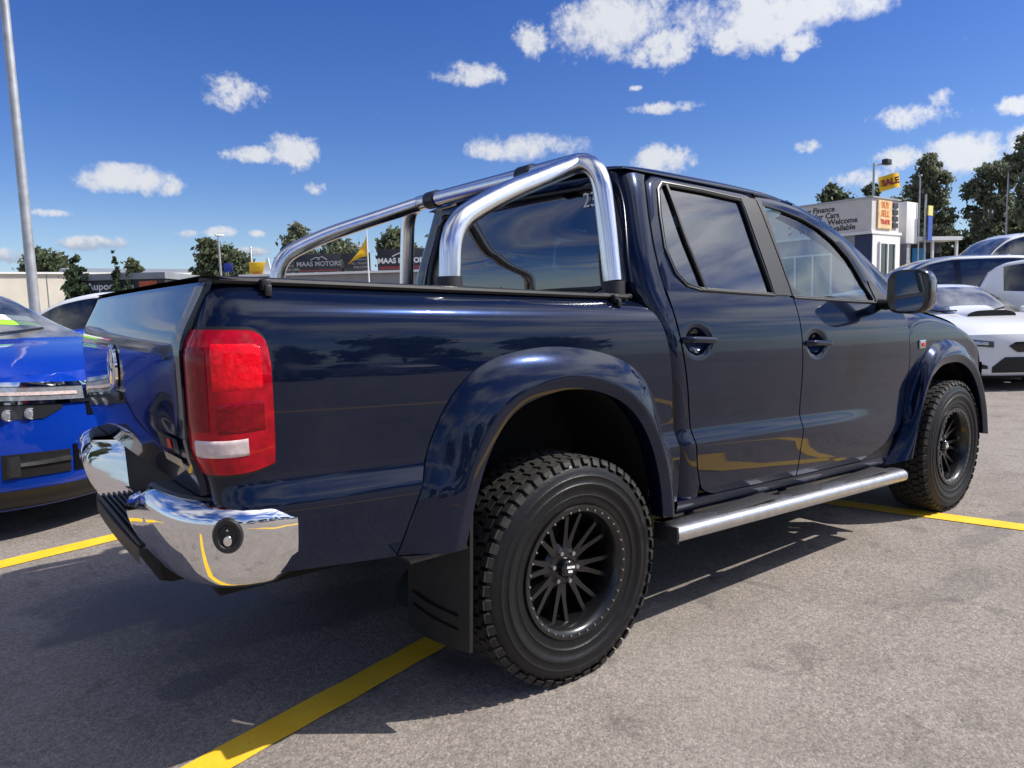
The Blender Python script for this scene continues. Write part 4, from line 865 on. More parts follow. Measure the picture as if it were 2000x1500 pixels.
for pts in ([(-.042, .046), (-.014, .0), (.0, .026), (.014, .0), (.042, .046)][::1], [(-.055, .015), (-.022, -.054), (0, -.008), (.022, -.054), (.055, .015)]):
    ev.tube([(x, .006, z) for x, z in pts], .0045, 6)
for pts in ([(-.020, .062), (0, .022), (.020, .062)],): ev.tube([(x, .006, z) for x, z in pts], .0045, 6)
ev.build('emblem_letters', M_CHROME, em)
MB().box(tgp(0, 1.0, .0), (.02, .16, .03), .008).build('latch_handle', M_BLACKP, tgm)
bd = MB().grid([[tgp(y, z, .007) for z in (.905, .945)] for y in lins(-.60, -.80, 6)]).build('model_badge', M_CHROME, tgm)
MB().grid([[tgp(y, z, .009) for z in (.912, .938)] for y in lins(-.70, -.74, 3)]).build('badge_red', M_RPRINT, bd)
MB().grid([[tgp(y, z, .007) for z in (.868, .892)] for y in lins(-.62, -.80, 6)]).build('model_badge', M_ALU, tgm)

# --- tail lamps
def lamp_path(s, d):
    P = [(-1.222 + .020 + 0, .835)] + [(x, WB(1.05) - i) for x, i in PLAN[2:9]]
    return P
LP_ = [(-1.2095, .838, -1, 0), (-1.207, WB(1.05) - .098, -1, -.1)]
base = [Vector((x, WB(1.05) - i)) for x, i in PLAN[1:8]] + [Vector((-1.010, WB(1.05) - .003))]
path = resample([(p.x, p.y, 0) for p in base], 40, smooth=2)
nrm = []
for i, p in enumerate(path):
    t = (path[min(i + 1, 39)] - path[max(i - 1, 0)]).normalized(); nrm.append(Vector((-t.y, t.x, 0)))
SL = [0]
for a, b in zip(path, path[1:]): SL.append(SL[-1] + (b - a).length)
LT = SL[-1]
def lampz(sv):                       # lens outline: rounded at the forward corners
    q = max(0, (sv - (LT - .055)) / .055); r_ = .046 * (1 - math.sqrt(max(0, 1 - q ** 2)))
    q2 = max(0, (sv - (LT - .15)) / .15)
    return   .858 + .024 * q2 ** 2.5 + .004, 1.228 - r_ * 1.15
for s in (-1, 1):
    def lens(name, s0, s1, f0, f1, d, m, parent, nz=12, lipd=.03):
        rows = []
        idx = [k for k in range(40) if s0 - 1e-6 <= SL[k] <= s1 + 1e-6]
        for k in idx:
            za, zb_ = lampz(SL[k]); z0, z1 = lerp(za, zb_, f0), lerp(za, zb_, f1); p, n_ = path[k], nrm[k]; col = []
            for j, z in enumerate(lins(z0, z1, nz)):
                e = min(1, min(j, nz - 1 - j) / 2.0); dd = d * (1 - (1 - e) ** 2 * .6); tx = tail_x(z) * (1 - k / 40)
                # the skin narrows in height: follow it
                sk = (WB(z) - WB(1.05)) * (k / 39)
                col.append((p.x + n_.x * dd + tx, s * (p.y + n_.y * dd + sk), z))
            col = [(p.x + n_.x * (d - lipd) + tail_x(z0) * (1 - k / 40), s * (p.y + n_.y * (d - lipd)), z0)] + col + [(p.x + n_.x * (d - lipd) + tail_x(z1) * (1 - k / 40), s * (p.y + n_.y * (d - lipd)), z1)]; rows.append([sh(*c) for c in col])
        en = [tuple(Vector(c) + Vector((0.01, -s * .03, 0))) for c in rows[-1]]; st_ = [tuple(Vector(c) + Vector((.03, 0, 0))) for c in rows[0]]
        return MB().grid([st_] + rows + [en], flip=(s > 0)).build(name, m, parent, angle=50)
    tl_ = lens('tail_light', 0, LT, 0, 1, .013, M_RED, pk)
    gk = lens('gasket', 0, LT, -.022, 1.022, .004, M_BLACKP, tl_)
    lens('inner_lens', LT * .40, LT * .90, .55, .93, .0155, M_RED2, tl_); lens('inner_lens', LT * .08, LT * .38, .24, .93, .0155, M_REDK, tl_); lens('inner_lens', LT * .42, LT * .90, .26, .53, .0152, M_REDK, tl_)
    rv = lens('reversing_lens', LT * .17, LT * .72, .115, .255, .0165, M_WLENS, tl_)

# --- rear bumper
BX = [(-.965, .955), (-1.03, .953), (-1.10, .944), (-1.162, .915), (-1.207, .865), (-1.238, .79), (-1.253, .69), (-1.259, .58), (-1.262, .46), (-1.262, .40)]
BPATH = resample([(x, y, 0) for x, y in BX], 44, smooth=2)
bp_root = MB()
bp_root.box((-1.02, 0, .62), (.08, 1.60, .08), .02)
bump = bp_root.build('rear_bumper', M_BLACKP, pk)
prof = [(-.085, .782), (-.06, .789), (-.030, .787), (-.010, .780), (.006, .768), (.013, .755), (.016, .740), (.0165, .725), (.012, .68), (.004, .64), (-.008, .60), (-.022, .572), (-.045, .556), (-.07, .552)]
rampz = lambda z, k: .60 + (z - .60) * (1 - .26 * sst(.70, 1.0, k / 43)) if z > .60 else z
for s in (-1, 1):
    rows = []
    for k, p in enumerate(BPATH):
        if s > 0 and p.y < .53: break      # the step pocket is cut wider on the far side
        t = (BPATH[min(k + 1, 43)] - BPATH[max(k - 1, 0)]).normalized(); n_ = Vector((-t.y, t.x, 0)); n_ = n_ if n_.x < .2 and (n_.y > -.2) else -n_
        e = sst(0, .10, k / 43); rows.append([(p.x + n_.x * (o_ - .012 * (1 - e)), s * (p.y + n_.y * (o_ - .012 * (1 - e))), rampz(lerp(.69, z, .86 + .14 * e), k)) for o_, z in prof])
    yi = rows[-1][7][1] * s; rows.append([(x + .002, y - s * .006, z) for x, y, z in rows[-1]]); rows.append([(min(x + .03, -1.235), s * (yi - .03 + .03 * max(0, (z - .555) / .2)), z) for x, y, z in rows[-1]]); n_end = [(-1.07, s * (yi - .14 + .05 * max(0, (z - .555) / .2)), z) for x, y, z in rows[-1]]; n_st = [(x, y - s * .05, z) for x, y, z in rows[0]]
    ch = MB().grid([[sh(*c) for c in r_] for r_ in [n_st] + rows + [n_end]], flip=(s < 0)).build('chrome_corner', M_CHROME, bump, angle=55)
    # black pad on top of the corner and ribbed end wall
    tp = MB(); top = [(BPATH[k].x + .03, s * (BPATH[k].y - .04 if k < 34 else BPATH[k].y), rampz(.790, k)) for k in range(12, 40 if s < 0 else 35)]
    tp.grid([[sh(x - .010, y, z - .006), sh(x, y, z + .004), sh(min(x + .15, -1.105), y * .99, z + .006)] for x, y, z in top]); x, y, z = top[-1]
    tp.build('top_pad', M_PLAST, bump)
    # round sensor pad low on the corner
    k = 10; p = BPATH[k]; t = (BPATH[k + 1] - BPATH[k - 1]).normalized(); n_ = Vector((-t.y, t.x, 0)); n_ = n_ if n_.x < 0 else -n_; n_ = Vector((n_.x, s * n_.y, 0))
    sp_ = MB().lathe([(.0, .004), (.026, .004), (.030, .012), (.040, .013), (.045, .0), (.045, -.02)], 28).build('tow_cap', M_BLACKP, bump, loc=sh(p.x + n_.x * .013, s * p.y + n_.y * .013, .712)); sp_.rotation_euler = (0, 0, math.atan2(n_.y, n_.x) - R(90)); sp_.scale = (.84, .84, 1.04)
    MB().lathe([(.0, .012), (.012, .010), (.018, .0)], 20).build('cap_disc', M_STEEL, sp_, loc=(0, 0, -.012))
    k = 30; p = BPATH[k]; t = (BPATH[k + 1] - BPATH[k - 1]).normalized(); n_ = Vector((-t.y, t.x, 0)); n_ = n_ if n_.x < 0 else -n_; n_ = Vector((n_.x, s * n_.y, 0))
    q = MB().lathe([(.0, .003), (.009, .003), (.010, .001), (.011, .003), (.012, .0)], 20).build('parking_sensor', M_CHROME, bump, loc=sh(p.x + n_.x * .013, s * p.y + n_.y * .013, .70)); q.rotation_euler = (0, 0, math.atan2(n_.y, n_.x) - R(90))
MB().grid([[sh(-1.262 + .008 * (abs(y) / .4) ** 2, y, z) for z in (.515, .54, .558, .566)] + [sh(-1.09, y, .570)] for y in lins(-.405, .405, 25)]).build('step_pad', M_PLAST, bump)
rb = MB()
for k in range(9): rb.box(sh(-1.248 + k * .018, 0, .575), (.009, .80, .014), .003)
tag(rb.build('step_ribs', M_PLAST, bump), kind='stuff')
MB().grid([[sh(-1.135 + .06 * (z - .56) / .22, y, z) for z in (.56, .62, .68, .78)] + [sh(-1.065, y, .80)] for y in lins(-.86, .86, 9)]).build('chrome_backing', M_CHROME, bump)

# --- wheel flares, arches, mudflaps
def flare(o_c, i_c, s):
    A = resample([(x, 0, z) for x, z in o_c], 60, smooth=2); B = resample([(x, 0, z) for x, z in i_c], 60, smooth=2); rows = []
    for k, (a, b) in enumerate(zip(A, B)):
        out = (a - b); out.normalize(); cr = b + out * .047; m1, m2 = a.lerp(cr, .35), a.lerp(cr, .72)
        ya = WZ(min(a.z, 1.3)) - .002
        rows.append([(a.x + out.x * .003, ya - .012, a.z + out.z * .003), (a.x, ya + .006, a.z), (a.x - out.x * .012, ya + .016, a.z - out.z * .012), (m1.x, lerp(ya + .018, 1.012, .40), m1.z), (m2.x, lerp(ya + .018, 1.014, .80), m2.z), (lerp(m2.x, cr.x, .8), 1.013, lerp(m2.z, cr.z, .8)),
                     (cr.x - out.x * .004, 1.0155, cr.z - out.z * .004), (cr.x - out.x * .012, 1.014, cr.z - out.z * .012), (b.x, 1.004, b.z), (b.x - out.x * .002, .995, b.z - out.z * .002), (b.x + out.x * .012, .93, b.z + out.z * .012)])
    cap0 = [tuple(Vector(p) * 0 + Vector((p[0], p[1] - .03, p[2]))) for p in rows[0]]; cap1 = [(p[0], p[1] - .03, p[2]) for p in rows[-1]]
    return MB().grid([[sh(x, s * y, z) for x, y, z in r_] for r_ in [cap0] + rows + [cap1]], flip=(s > 0)).build('wheel_flare', M_NAVY, pk, angle=36)
for s in (-1, 1):
    flare(RO, RI, s); flare(FO, FI, s)
    for i_c, xc in ((RI, -.03), (FI, 3.05)):
        B = resample([(x, 0, z) for x, z in i_c], 36, smooth=2)
        MB().grid([[sh(p.x, s * .935, p.z + .01), sh(lerp(p.x, xc, -.04), s * .80, p.z + .03), sh(p.x, s * .52, p.z + .03)] for p in B]).build('arch_liner', M_DARK, pk)
        MB().grid([[sh(p.x, s * .53, p.z + .03), sh(p.x, s * .53, .5)] for p in B]).build('arch_back', M_DARK, pk)
    # mudflap behind the rear wheel, slightly curled
    fl = []
    for v in lins(0, 1, 9):
        z = lerp(.69, .235, v); fl.append([(-.448 - .02 * v - .018 * math.sin(u * 3.1), s * lerp(1.0, .62, u), z + (.02 - .04 * u) * v) for u in lins(0, 1, 8)])  # top carried up behind the arch liner to stop sun leaking past
    mf = MB().grid(fl); mf.grid([[(x + .012, y, z) for x, y, z in r_] for r_ in fl], flip=True); mf.grid([[r_[0], (r_[0][0] + .012, r_[0][1], r_[0][2])] for r_ in fl]); mf.grid([[p, (p[0] + .012, p[1], p[2])] for p in fl[-1]])
    mf.box(sh(-.56, s * .945, .566), (.20, .11, .008)); mo = mf.build('mudflap', M_BLACKP, pk)  # thin plate added under the flare to block leaking sun
    for dz in (.0, .045): MB().tube([(fl[7][k][0] - .004, fl[7][k][1], .315 + dz) for k in range(1, 7)], .004, 6).build('flap_rib', M_BLACKP, mo)
    fb_ = MB(); fb_.grid([[(2.50 - .03 * v, s * lerp(.97, .72, u), lerp(.50, .27, v)) for u in lins(0, 1, 5)] for v in lins(0, 1, 6)]); fb_.grid([[(2.512 - .03 * v, s * lerp(.97, .72, u), lerp(.50, .27, v)) for u in lins(0, 1, 5)] for v in lins(0, 1, 6)]); fb_.build('mudflap', M_BLACKP, pk)

# --- doors, quarter panels, sills, fenders
def dent_at(x0, z0):
    def f(x, z):
        q = ((x - x0) / .060) ** 2 + ((z - z0) / .048) ** 2; return .030 * math.exp(-q * q * .9)
    return f
r_back = pchip([.545, .556, .575, .60, .70, 1.0, 1.2, 1.32, 1.40], [.84, .795, .755, .735, .70, .645, .605, .585, .578])
r_front = lambda z: 1.462
f_back = lambda z: 1.470
f_front = pchip([.545, .56, .586, .637, .70, .79, .93, 1.07, 1.25, 1.40], [2.06, 2.12, 2.22, 2.37, 2.455, 2.505, 2.535, 2.55, 2.55, 2.50])
DROWS = [.545, .55, .556, .565, .58, .60, .64, .68, .72, .745, .762, .770, .778, .80, .822, .832, .842, .87, .90, .94, .98, 1.02, 1.05] + lins(1.07, 1.29, 23) + [1.31, 1.33, 1.35, 1.37, 1.382]
def WD(x, z):      # the crease fades out towards the front wheel
    k = sst(2.45, 1.75, x); return lerp(WZ(z) if not .70 < z < .90 else lerp(WZ(.70), WZ(.90), (z - .7) / .2), WZ(z), k) - .018 * sst(1.5, 2.6, x) * 0
cols = lins(0, 1, 60); cols = [0, .006] + cols[1:-1] + [.994, 1]
doors = {}
GLASSPOLY = {'r': [(.80, 1.402), (.72, 1.418), (.672, 1.46), (.645, 1.56), (.672, 1.70), (.703, 1.80), (.735, 1.832), (1.0, 1.832), (1.272, 1.824), (1.29, 1.60), (1.318, 1.396), (1.05, 1.399)],
             'f': [(1.475, 1.390), (1.458, 1.60), (1.445, 1.822), (1.60, 1.812), (1.76, 1.788), (1.91, 1.748), (2.04, 1.692), (2.15, 1.610), (2.225, 1.50), (2.255, 1.385), (2.0, 1.386), (1.72, 1.388)]}
OUTPOLY = {'r': [(.80, 1.3825), (.578, 1.3825), (.572, 1.47), (.575, 1.56), (.598, 1.70), (.632, 1.83), (.70, 1.872), (1.0, 1.876), (1.395, 1.872), (1.43, 1.60), (1.462, 1.3825), (1.05, 1.3825)],
           'f': [(1.470, 1.3825), (1.438, 1.60), (1.402, 1.872), (1.60, 1.866), (1.78, 1.846), (1.96, 1.808), (2.12, 1.752), (2.27, 1.668), (2.41, 1.545), (2.50, 1.3825), (2.2, 1.3825), (1.8, 1.3825)]}
def WGx(x, z): return (WG(z) - .03 * sst(1.7, 2.5, x) * sst(1.38, 1.5, z)) if z > 1.3826 else WZ(1.3826)
def ringmesh(name, outer, inner, s, m, parent, d0=0, dep=.025, n=96):
    A = resample([(x, z, 0) for x, z in outer], n, closed=True); B = resample([(x, z, 0) for x, z in inner], n, closed=True); rows = []
    # align the two loops by angle of their first points
    for a, b in zip(A, B):
        col = []
        for t in (0, .04, .5, .96, 1):
            p = a.lerp(b, t); col.append(sh(p.x, s * (WGx(p.x, p.y) + d0 - (.004 if t in (0, 1) else 0)), p.y))
        col = [sh(a.x, s * (WGx(a.x, a.y) + d0 - dep), a.y)] + col + [sh(b.x, s * (WGx(b.x, b.y) + d0 - dep), b.y)]; rows.append(col)
    return MB().grid(rows, closed_u=True, flip=(s < 0)).build(name, m, parent, angle=50)
def sheet(name, poly, s, d, m, parent, n=72):
    P = resample([(x, z, 0) for x, z in poly], n, closed=True); cx = sum(p.x for p in P) / n; cz = sum(p.y for p in P) / n; rows = []
    for p in P: rows.append([sh(lerp(cx, p.x, t), s * (WGx(lerp(cx, p.x, t), lerp(cz, p.y, t)) + d), lerp(cz, p.y, t)) for t in (.001, .2, .4, .6, .8, .92, 1)])
    return MB().grid(rows, closed_u=True, flip=(s < 0)).build(name, m, parent, angle=80)
def densify(poly, k): return [tuple(p)[:2] for p in resample([(x, z, 0) for x, z in poly], k, closed=True, smooth=1)]
for s in (-1, 1):
    for key, hb, ff_, hx, hz in (('r', r_back, r_front, .715, 1.192), ('f', f_back, f_front, 1.60, 1.172)):
        xf_ = (lambda u, z, hb=hb, ff_=ff_: lerp(hb(z), ff_(z), u))
        d_ = panel('door', cols, DROWS, xf_, WD, lambda x: .545, lambda x: 1.382, s, pk, dent=dent_at(hx - .005, hz - .005))
        ringmesh('window_frame', OUTPOLY[key], GLASSPOLY[key], s, M_NAVY, d_)
        gl = sheet('window', GLASSPOLY[key], s, -.012, M_TINT if key == 'r' else M_GREEN, d_)
        # handle: a bowed bar over the bowl
        hb_ = MB().tube(fillet([sh(hx - .095, s * (WD(hx, hz) - .004), hz), sh(hx - .075, s * (WD(hx, hz) + .024), hz + .002), sh(hx + .075, s * (WD(hx, hz) + .024), hz - .002), sh(hx + .10, s * (WD(hx, hz) - .006), hz)], .02), .0135, 10)
        hb_.build('door_handle', M_NAVY, d_)
        if key == 'r':      # black division bar and bright surround
            MB().tube([sh(x, s * (WGx(x, z) + .0), z) for x, z in resample([(.775, 1.835, 0), (.795, 1.60, 0), (.833, 1.398, 0)], 8) for x, z in [(x, z)]] if False else [sh(p.x, s * (WGx(p.x, p.y) - .004), p.y) for p in resample([(.765, 1.835, 0), (.79, 1.60, 0), (.835, 1.397, 0)], 10)], .009, 6).build('division_bar', M_BLACKP, d_)
        P = resample([(x, z, 0) for x, z in GLASSPOLY[key]], 90, closed=True)
        MB().tube([sh(p.x, s * (WGx(p.x, p.y) - .002), p.y) for p in P + [P[0]]], .0055, 6, caps=False).build('window_seal', M_BLACKP, d_)
        wl_ = [(p[0], p[1]) for p in GLASSPOLY[key]]
        MB().tube([sh(x, s * (WGx(x, z) + .003), z - .004) for x, z in ([(.80, 1.398), (1.05, 1.395), (1.318, 1.392)] if key == 'r' else [(1.475, 1.386), (2.0, 1.382), (2.25, 1.381)])], .007, 6).build('belt_trim', M_BLACKP, d_)
    # bright rim round the back of the rear window
    MB().tube([sh(x, s * (WGx(x, z) + .0035), z) for x, z in [(1.315, 1.389), (1.05, 1.391), (.80, 1.394), (.715, 1.409), (.663, 1.456), (.635, 1.56), (.662, 1.705), (.695, 1.808), (.733, 1.842), (1.0, 1.842), (1.27, 1.834)]], .0038, 6).build('window_rim', M_RIMT, pk)
    # black B pillar plates
    for a0, a1, b0, b1 in ((1.278, 1.395, 1.325, 1.460), (1.404, 1.440, 1.470, 1.474)):
        MB().grid([[sh(lerp(lerp(b0, a0, v), lerp(b1, a1, v), u), s * (WG(lerp(1.392, 1.845, v)) + .0045), lerp(1.392, 1.845, v)) for u in (0, .5, 1)] for v in lins(0, 1, 8)], flip=(s > 0)).build('pillar_trim', M_PLAST, pk)
    # black mirror sail and mirror
    MB().grid([[sh(lerp(2.262, 2.29, v) + u * lerp(.20, .03, v), s * (WGx(2.3, lerp(1.384, 1.50, v)) + .006), lerp(1.384, 1.50, v)) for u in (0, .5, 1)] for v in lins(0, 1, 6)], flip=(s > 0)).build('mirror_sail', M_BLACKP, pk)
    mr = MB(); rows = []
    for k, (dx, kx) in enumerate([(-.03, .90), (-.022, .98), (.0, 1.0), (.05, .98), (.09, .86), (.12, .62), (.13, .3), (.132, .02)]):
        rows.append([(2.20 + dx + .02 * math.cos(a), s * (1.10 + kx * .098 * math.copysign(abs(math.cos(a)) ** .55, math.cos(a))), 1.330 + kx * .112 * math.copysign(abs(math.sin(a)) ** .55, math.sin(a))) for a in lins(0, 2 * math.pi, 33)[:-1]])
    mr.grid([[(2.185, s * 1.10, 1.330)] * 32] + rows, closed_v=True, flip=(s < 0)); mro = mr.build('door_mirror', M_GLOSSB, pk, angle=50)
    mg = [(2.163, s * (1.10 + r_ * .084 * math.copysign(abs(math.cos(a)) ** .55, math.cos(a))), 1.330 + r_ * .098 * math.copysign(abs(math.sin(a)) ** .55, math.sin(a))) for r_ in (.02, 1) for a in lins(0, 2 * math.pi, 33)[:-1]]
    MB().grid([[(x - .006 * 0, y, z) for x, y, z in mg[:32]], mg[32:]], closed_v=True, flip=(s > 0)).build('mirror_glass', M_MIRROR, mro)
    MB().tube([(2.30, s * .90, 1.27), (2.26, s * .96, 1.265), (2.21, s * 1.03, 1.275)], .028, 10).build('mirror_arm', M_BLACKP, mro)
    # cab quarter behind the rear door
    rows = []
    for z in [.50, .55, .60, .68, .745, .762, .778, .80, .822, .84, .90, 1.0, 1.1, 1.2, 1.3, 1.3826] + lins(1.40, 1.868, 14):
        xe = r_back(max(z, .60)) if z < 1.3826 else lin([1.38, 1.47, 1.56, 1.70, 1.83, 1.868], [.578, .572, .575, .598, .632, .66])(z)
        xe -= .006; w = WZ(z) if z < 1.3826 else WG(z); lean = .055 * sst(1.45, 1.87, z); xb = (lin([.5, 1.0, 1.38], [.60, .545, .455])(z) if z < 1.38 else .455) + lean
        rows.append([(xe + .004, w - .03, z), (xe, w - .002, z), (lerp(xe, xb, .35), w - .001, z), (lerp(xe, xb, .62), w - .007, z), (lerp(xe, xb, .82), w - .022, z), (lerp(xe, xb, .95), w - .05, z), (xb, w - .085, z), (xb, w - .14, z)])
    MB().grid([[sh(x, s * y, z) for x, y, z in r_] for r_ in rows], flip=(s > 0)).build('cab_quarter', M_NAVY, pk, angle=40)
    # sill
    MB().grid([[sh(x, s * y, z) for y, z in [(.90, .548), (.93, .541), (.932, .53), (.925, .50), (.90, .462), (.86, .44), (.80, .44)]] for x in lins(.60, 2.45, 20)], flip=(s < 0)).build('sill', M_NAVY, pk, angle=45)
    MB().grid([[sh(x, s * .92, z) for z in (.535, .56, .60, .64)] for x in lins(2.1, 2.56, 8)], flip=(s < 0)).build('sill_trim', M_BLACKP, pk)
    # front fender
    ftop = pchip([2.45, 2.79, 3.1, 3.29, 3.5, 3.7, 3.85, 3.98], [1.388, 1.362, 1.318, 1.275, 1.215, 1.13, 1.06, .98]); rows = []
    for x in [2.50, 2.51] + lins(2.53, 3.94, 48):
        zl_ = .60 if x < FO[0][0] else fz_(x); zh = ftop(x); col = []
        if x > 3.56: zl_ = .62
        ins = .24 * max(0, (x - 3.45) / .5) ** 2
        for t in lins(0, 1, 22):
            z = lerp(min(zl_, zh - .06), zh, t); xx = max(x, f_front(z) + .007 + (x - 2.50) * .5) if x < 2.6 else x
            y = (WZ(z) if not .70 < z < .90 else lerp(WZ(.70), WZ(.90), (z - .7) / .2)) - ins - .09 * max(0, (t - .72) / .28) ** 2.4
            col.append((xx, min(y, .955), z))
        rows.append(col)
    rows = [[(x - .002, y - .03, z) for x, y, z in rows[0]]] + rows
    MB().grid([[sh(x, s * y, z) for x, y, z in r_] for r_ in rows], flip=(s > 0)).build('front_fender', M_NAVY, pk, angle=45)
    bg_ = MB().box(sh(2.70, s * .957, 1.155), (.075, .012, .05), .01).build('side_badge', M_ALU, pk); MB().box(sh(2.70, s * .9645, 1.155), (.04, .004, .02), .002).build('badge_mark', M_RPRINT, bg_)

# --- bonnet, front, windscreen, roof, cab back
hz_ = pchip([2.62, 2.9, 3.2, 3.5, 3.75, 3.9, 3.97], [1.372, 1.358, 1.325, 1.265, 1.19, 1.10, 1.02])
MB().grid([[sh(x - .25 * (abs(y) / .87) ** 3 * sst(3.3, 3.97, x), y, hz_(x) + .05 * (1 - (abs(y) / .85) ** 4) - .012) for y in lins(-.85, .85, 27)] for x in lins(2.62, 3.97, 30)]).build('bonnet', M_NAVY, pk, angle=60)
fpx = lambda y, z: 3.99 - .34 * (abs(y) / .93) ** 3 - .03 * abs(z - .75)
fbp = MB().grid([[sh(fpx(y, z), y, z) for z in lins(.50, 1.03, 10)] for y in lins(-.93, .93, 41)]).build('front_bumper', M_NAVY, pk)
MB().grid([[sh(fpx(y, z) + .012, y, z) for z in lins(.86, .99, 4)] for y in lins(-.45, .45, 15)]).build('grille', M_GLOSSB, fbp)
for s in (-1, 1): MB().grid([[sh(fpx(y, z) + .012, y, z) for z in lins(.84, 1.0, 5)] for y in [s * q for q in lins(.48, .86, 12)]]).build('headlight', M_LAMP, fbp)
MB().grid([[sh(fpx(y, z) + .012, y, z) for z in lins(.54, .68, 4)] for y in lins(-.6, .6, 15)]).build('lower_grille', M_BLACKP, fbp)
zr = pchip([.505, .52, .56, .65, .8, 1.2, 1.5, 1.7, 1.82], [1.885, 1.905, 1.928, 1.945, 1.955, 1.962, 1.946, 1.922, 1.90])
def roof_pt(x, q):
    e = zr(x); side = min(1.872, e - .025); a = abs(q); y = .733 * (1 - .055 * sst(1.45, 1.85, x)); yy = y * (a if a < .8 else .8 + .2 * math.sin((a - .8) / .2 * math.pi / 2) ** .9)
    z = e - (e - side) * (max(0, (a - .25) / .75) ** 3.2)
    return sh(x, math.copysign(yy, q), z)
MB().grid([[roof_pt(x, q) for q in [-1, -.985, -.96, -.93, -.89, -.85, -.8] + lins(-.7, .7, 15) + [.8, .85, .89, .93, .96, .985, 1]] for x in [.507, .512, .525, .55] + lins(.6, 1.82, 26)], flip=True).build('roof', M_NAVY, pk, angle=60)
# A pillars and windscreen
AP = [(1.80, .672, 1.882), (1.98, .690, 1.838), (2.29, .722, 1.728), (2.55, .752, 1.598), (2.77, .78, 1.47), (2.88, .80, 1.392), (2.93, .81, 1.35)]
ap = resample(AP, 16, smooth=2)
for s in (-1, 1):
    MB().grid([[sh(p.x - dx, s * (p.y + dy), p.z + dz) for dx, dy, dz in ((.02, -.055, .004), (-.005, -.04, .014), (.0, -.012, .012), (.02, .008, .0), (.05, .016, -.022), (.09, .022, -.05), (.13, .024, -.085), (.13, .0, -.09))] for p in ap], flip=(s < 0)).build('front_pillar', M_NAVY, pk, angle=50)
MB().grid([[sh(p.x + .14 * (1 - (y / .98) ** 2) * (.4 + .6 * k / 15), y * (p.y - .05), p.z - .004 + .02 * (1 - y * y)) for y in lins(-1, 1, 15)] for k, p in enumerate(ap)]).build('windscreen', M_GREEN, pk)
MB().grid([[sh(x, y, lerp(1.352, 1.335, k)) for y in lins(-.80, .80, 9)] for k, x in zip((0, 1), (2.62, 2.98))]).build('cowl', M_BLACKP, pk)
bk = lambda z: .455 + .055 * sst(1.45, 1.87, z)
OB = [(-.80, 1.25), (.80, 1.25), (.775, 1.40), (.72, 1.62), (.655, 1.82), (.60, 1.872), (0, 1.895), (-.60, 1.872), (-.655, 1.82), (-.72, 1.62), (-.775, 1.40)]
IB = [(-.62, 1.385), (.62, 1.385), (.672, 1.40), (.645, 1.60), (.60, 1.79), (.56, 1.822), (0, 1.838), (-.56, 1.822), (-.60, 1.79), (-.645, 1.60), (-.672, 1.40)]
def ringb(o_, i_, n=110):
    A = []; B = []
    for (a, a2), (b, b2) in zip(zip(o_, o_[1:] + o_[:1]), zip(i_, i_[1:] + i_[:1])):
        for t in lins(0, 1, 9)[:-1]: A.append((lerp(a[0], a2[0], t), lerp(a[1], a2[1], t))); B.append((lerp(b[0], b2[0], t), lerp(b[1], b2[1], t)))
    return A, B
A_, B_ = ringb(OB, IB)
MB().grid([[sh(bk(z) + d, y, z) for (y, z), d in ((a, .012), ((lerp(a[0], b[0], .3), lerp(a[1], b[1], .3)), -.002), ((lerp(a[0], b[0], .95), lerp(a[1], b[1], .95)), 0), (b, .004), (b, .02))] for a, b in zip(A_, B_)], closed_u=True, flip=True).build('cab_back', M_NAVY, pk, angle=50)
rg = MB().grid([[sh(bk(lerp(1.6, z, t)) + .006, y * t, lerp(1.6, z, t)) for t in (.001, .3, .6, .9, 1)] for y, z in B_], closed_u=True).build('rear_glass', M_TINT, pk, angle=80)
MB().tube([sh(bk(z) + .004, y, z) for y, z in B_ + B_[:1]], .008, 6, caps=False).build('glass_seal', M_BLACKP, rg)
for (y, z, sz) in ((-.565, 1.765, .085), (.46, 1.765, .085)):
    q = text('chalk_number', '23', sz, M_WPRINT, rg, sh(bk(z) - .004, y, z), (R(90), R(0), R(-90)), .0005)
# --- cab interior
it = MB()
for y in (-.38, .38):
    it.box((1.55, y, .96), (.50, .50, .16), .06); it.box((1.30, y, 1.22), (.15, .48, .62), .06, None); it.box((1.27, y, 1.60), (.10, .26, .17), .045)
it.box((.74, 0, 1.22), (.14, 1.35, .55), .05); it.box((.98, 0, .96), (.48, 1.35, .16), .05)
for y in (-.42, .42): it.box((.72, y, 1.58), (.09, .25, .15), .04)
it.build('seats', M_SEAT, pk)
dsh = MB().box((2.42, 0, 1.17), (.40, 1.5, .22), .07); dsh.box((2.28, -.40, 1.24), (.22, .42, .10), .04); dsh.box((2.3, 0, 1.0), (.25, .36, .4), .05); dsh.build('dashboard', M_PLAST, pk)
th = lins(0, 2 * math.pi, 33); stw = MB(); Ms = Matrix.Translation((2.06, -.40, 1.215)) @ Matrix.Rotation(R(-64), 4, 'Y')
stw.tube([Ms @ Vector((.19 * math.cos(a), .19 * math.sin(a), 0)) for a in th], .017, 8, caps=False); stw.cyl(Ms @ Vector((0, 0, -.01)), Ms @ Vector((0, 0, .02)), .06); stw.tube([Ms @ Vector((-.19, 0, 0)), Ms @ Vector((.19, 0, 0))], .016, 6); stw.tube([Ms @ Vector((0, 0, 0)), Ms @ Vector((0, -.19, 0))], .016, 6); stw.tube([Ms @ Vector((0, 0, 0)), Ms @ Vector((0, .19, 0))], .016, 6)
stw.cyl(Ms @ Vector((0, 0, -.02)), (2.3, -.4, 1.12), .04); stw.build('steering_wheel', M_BLACKP, pk)
mi_ = MB().box((1.98, 0, 1.66), (.04, .22, .07), .02).build('inner_mirror', M_BLACKP, pk)
hl_ = MB().box((1.15, 0, 1.845), (1.1, 1.2, .02)).build('headlining', mat('headlining_cloth', (.32, .31, .29), .9), pk)
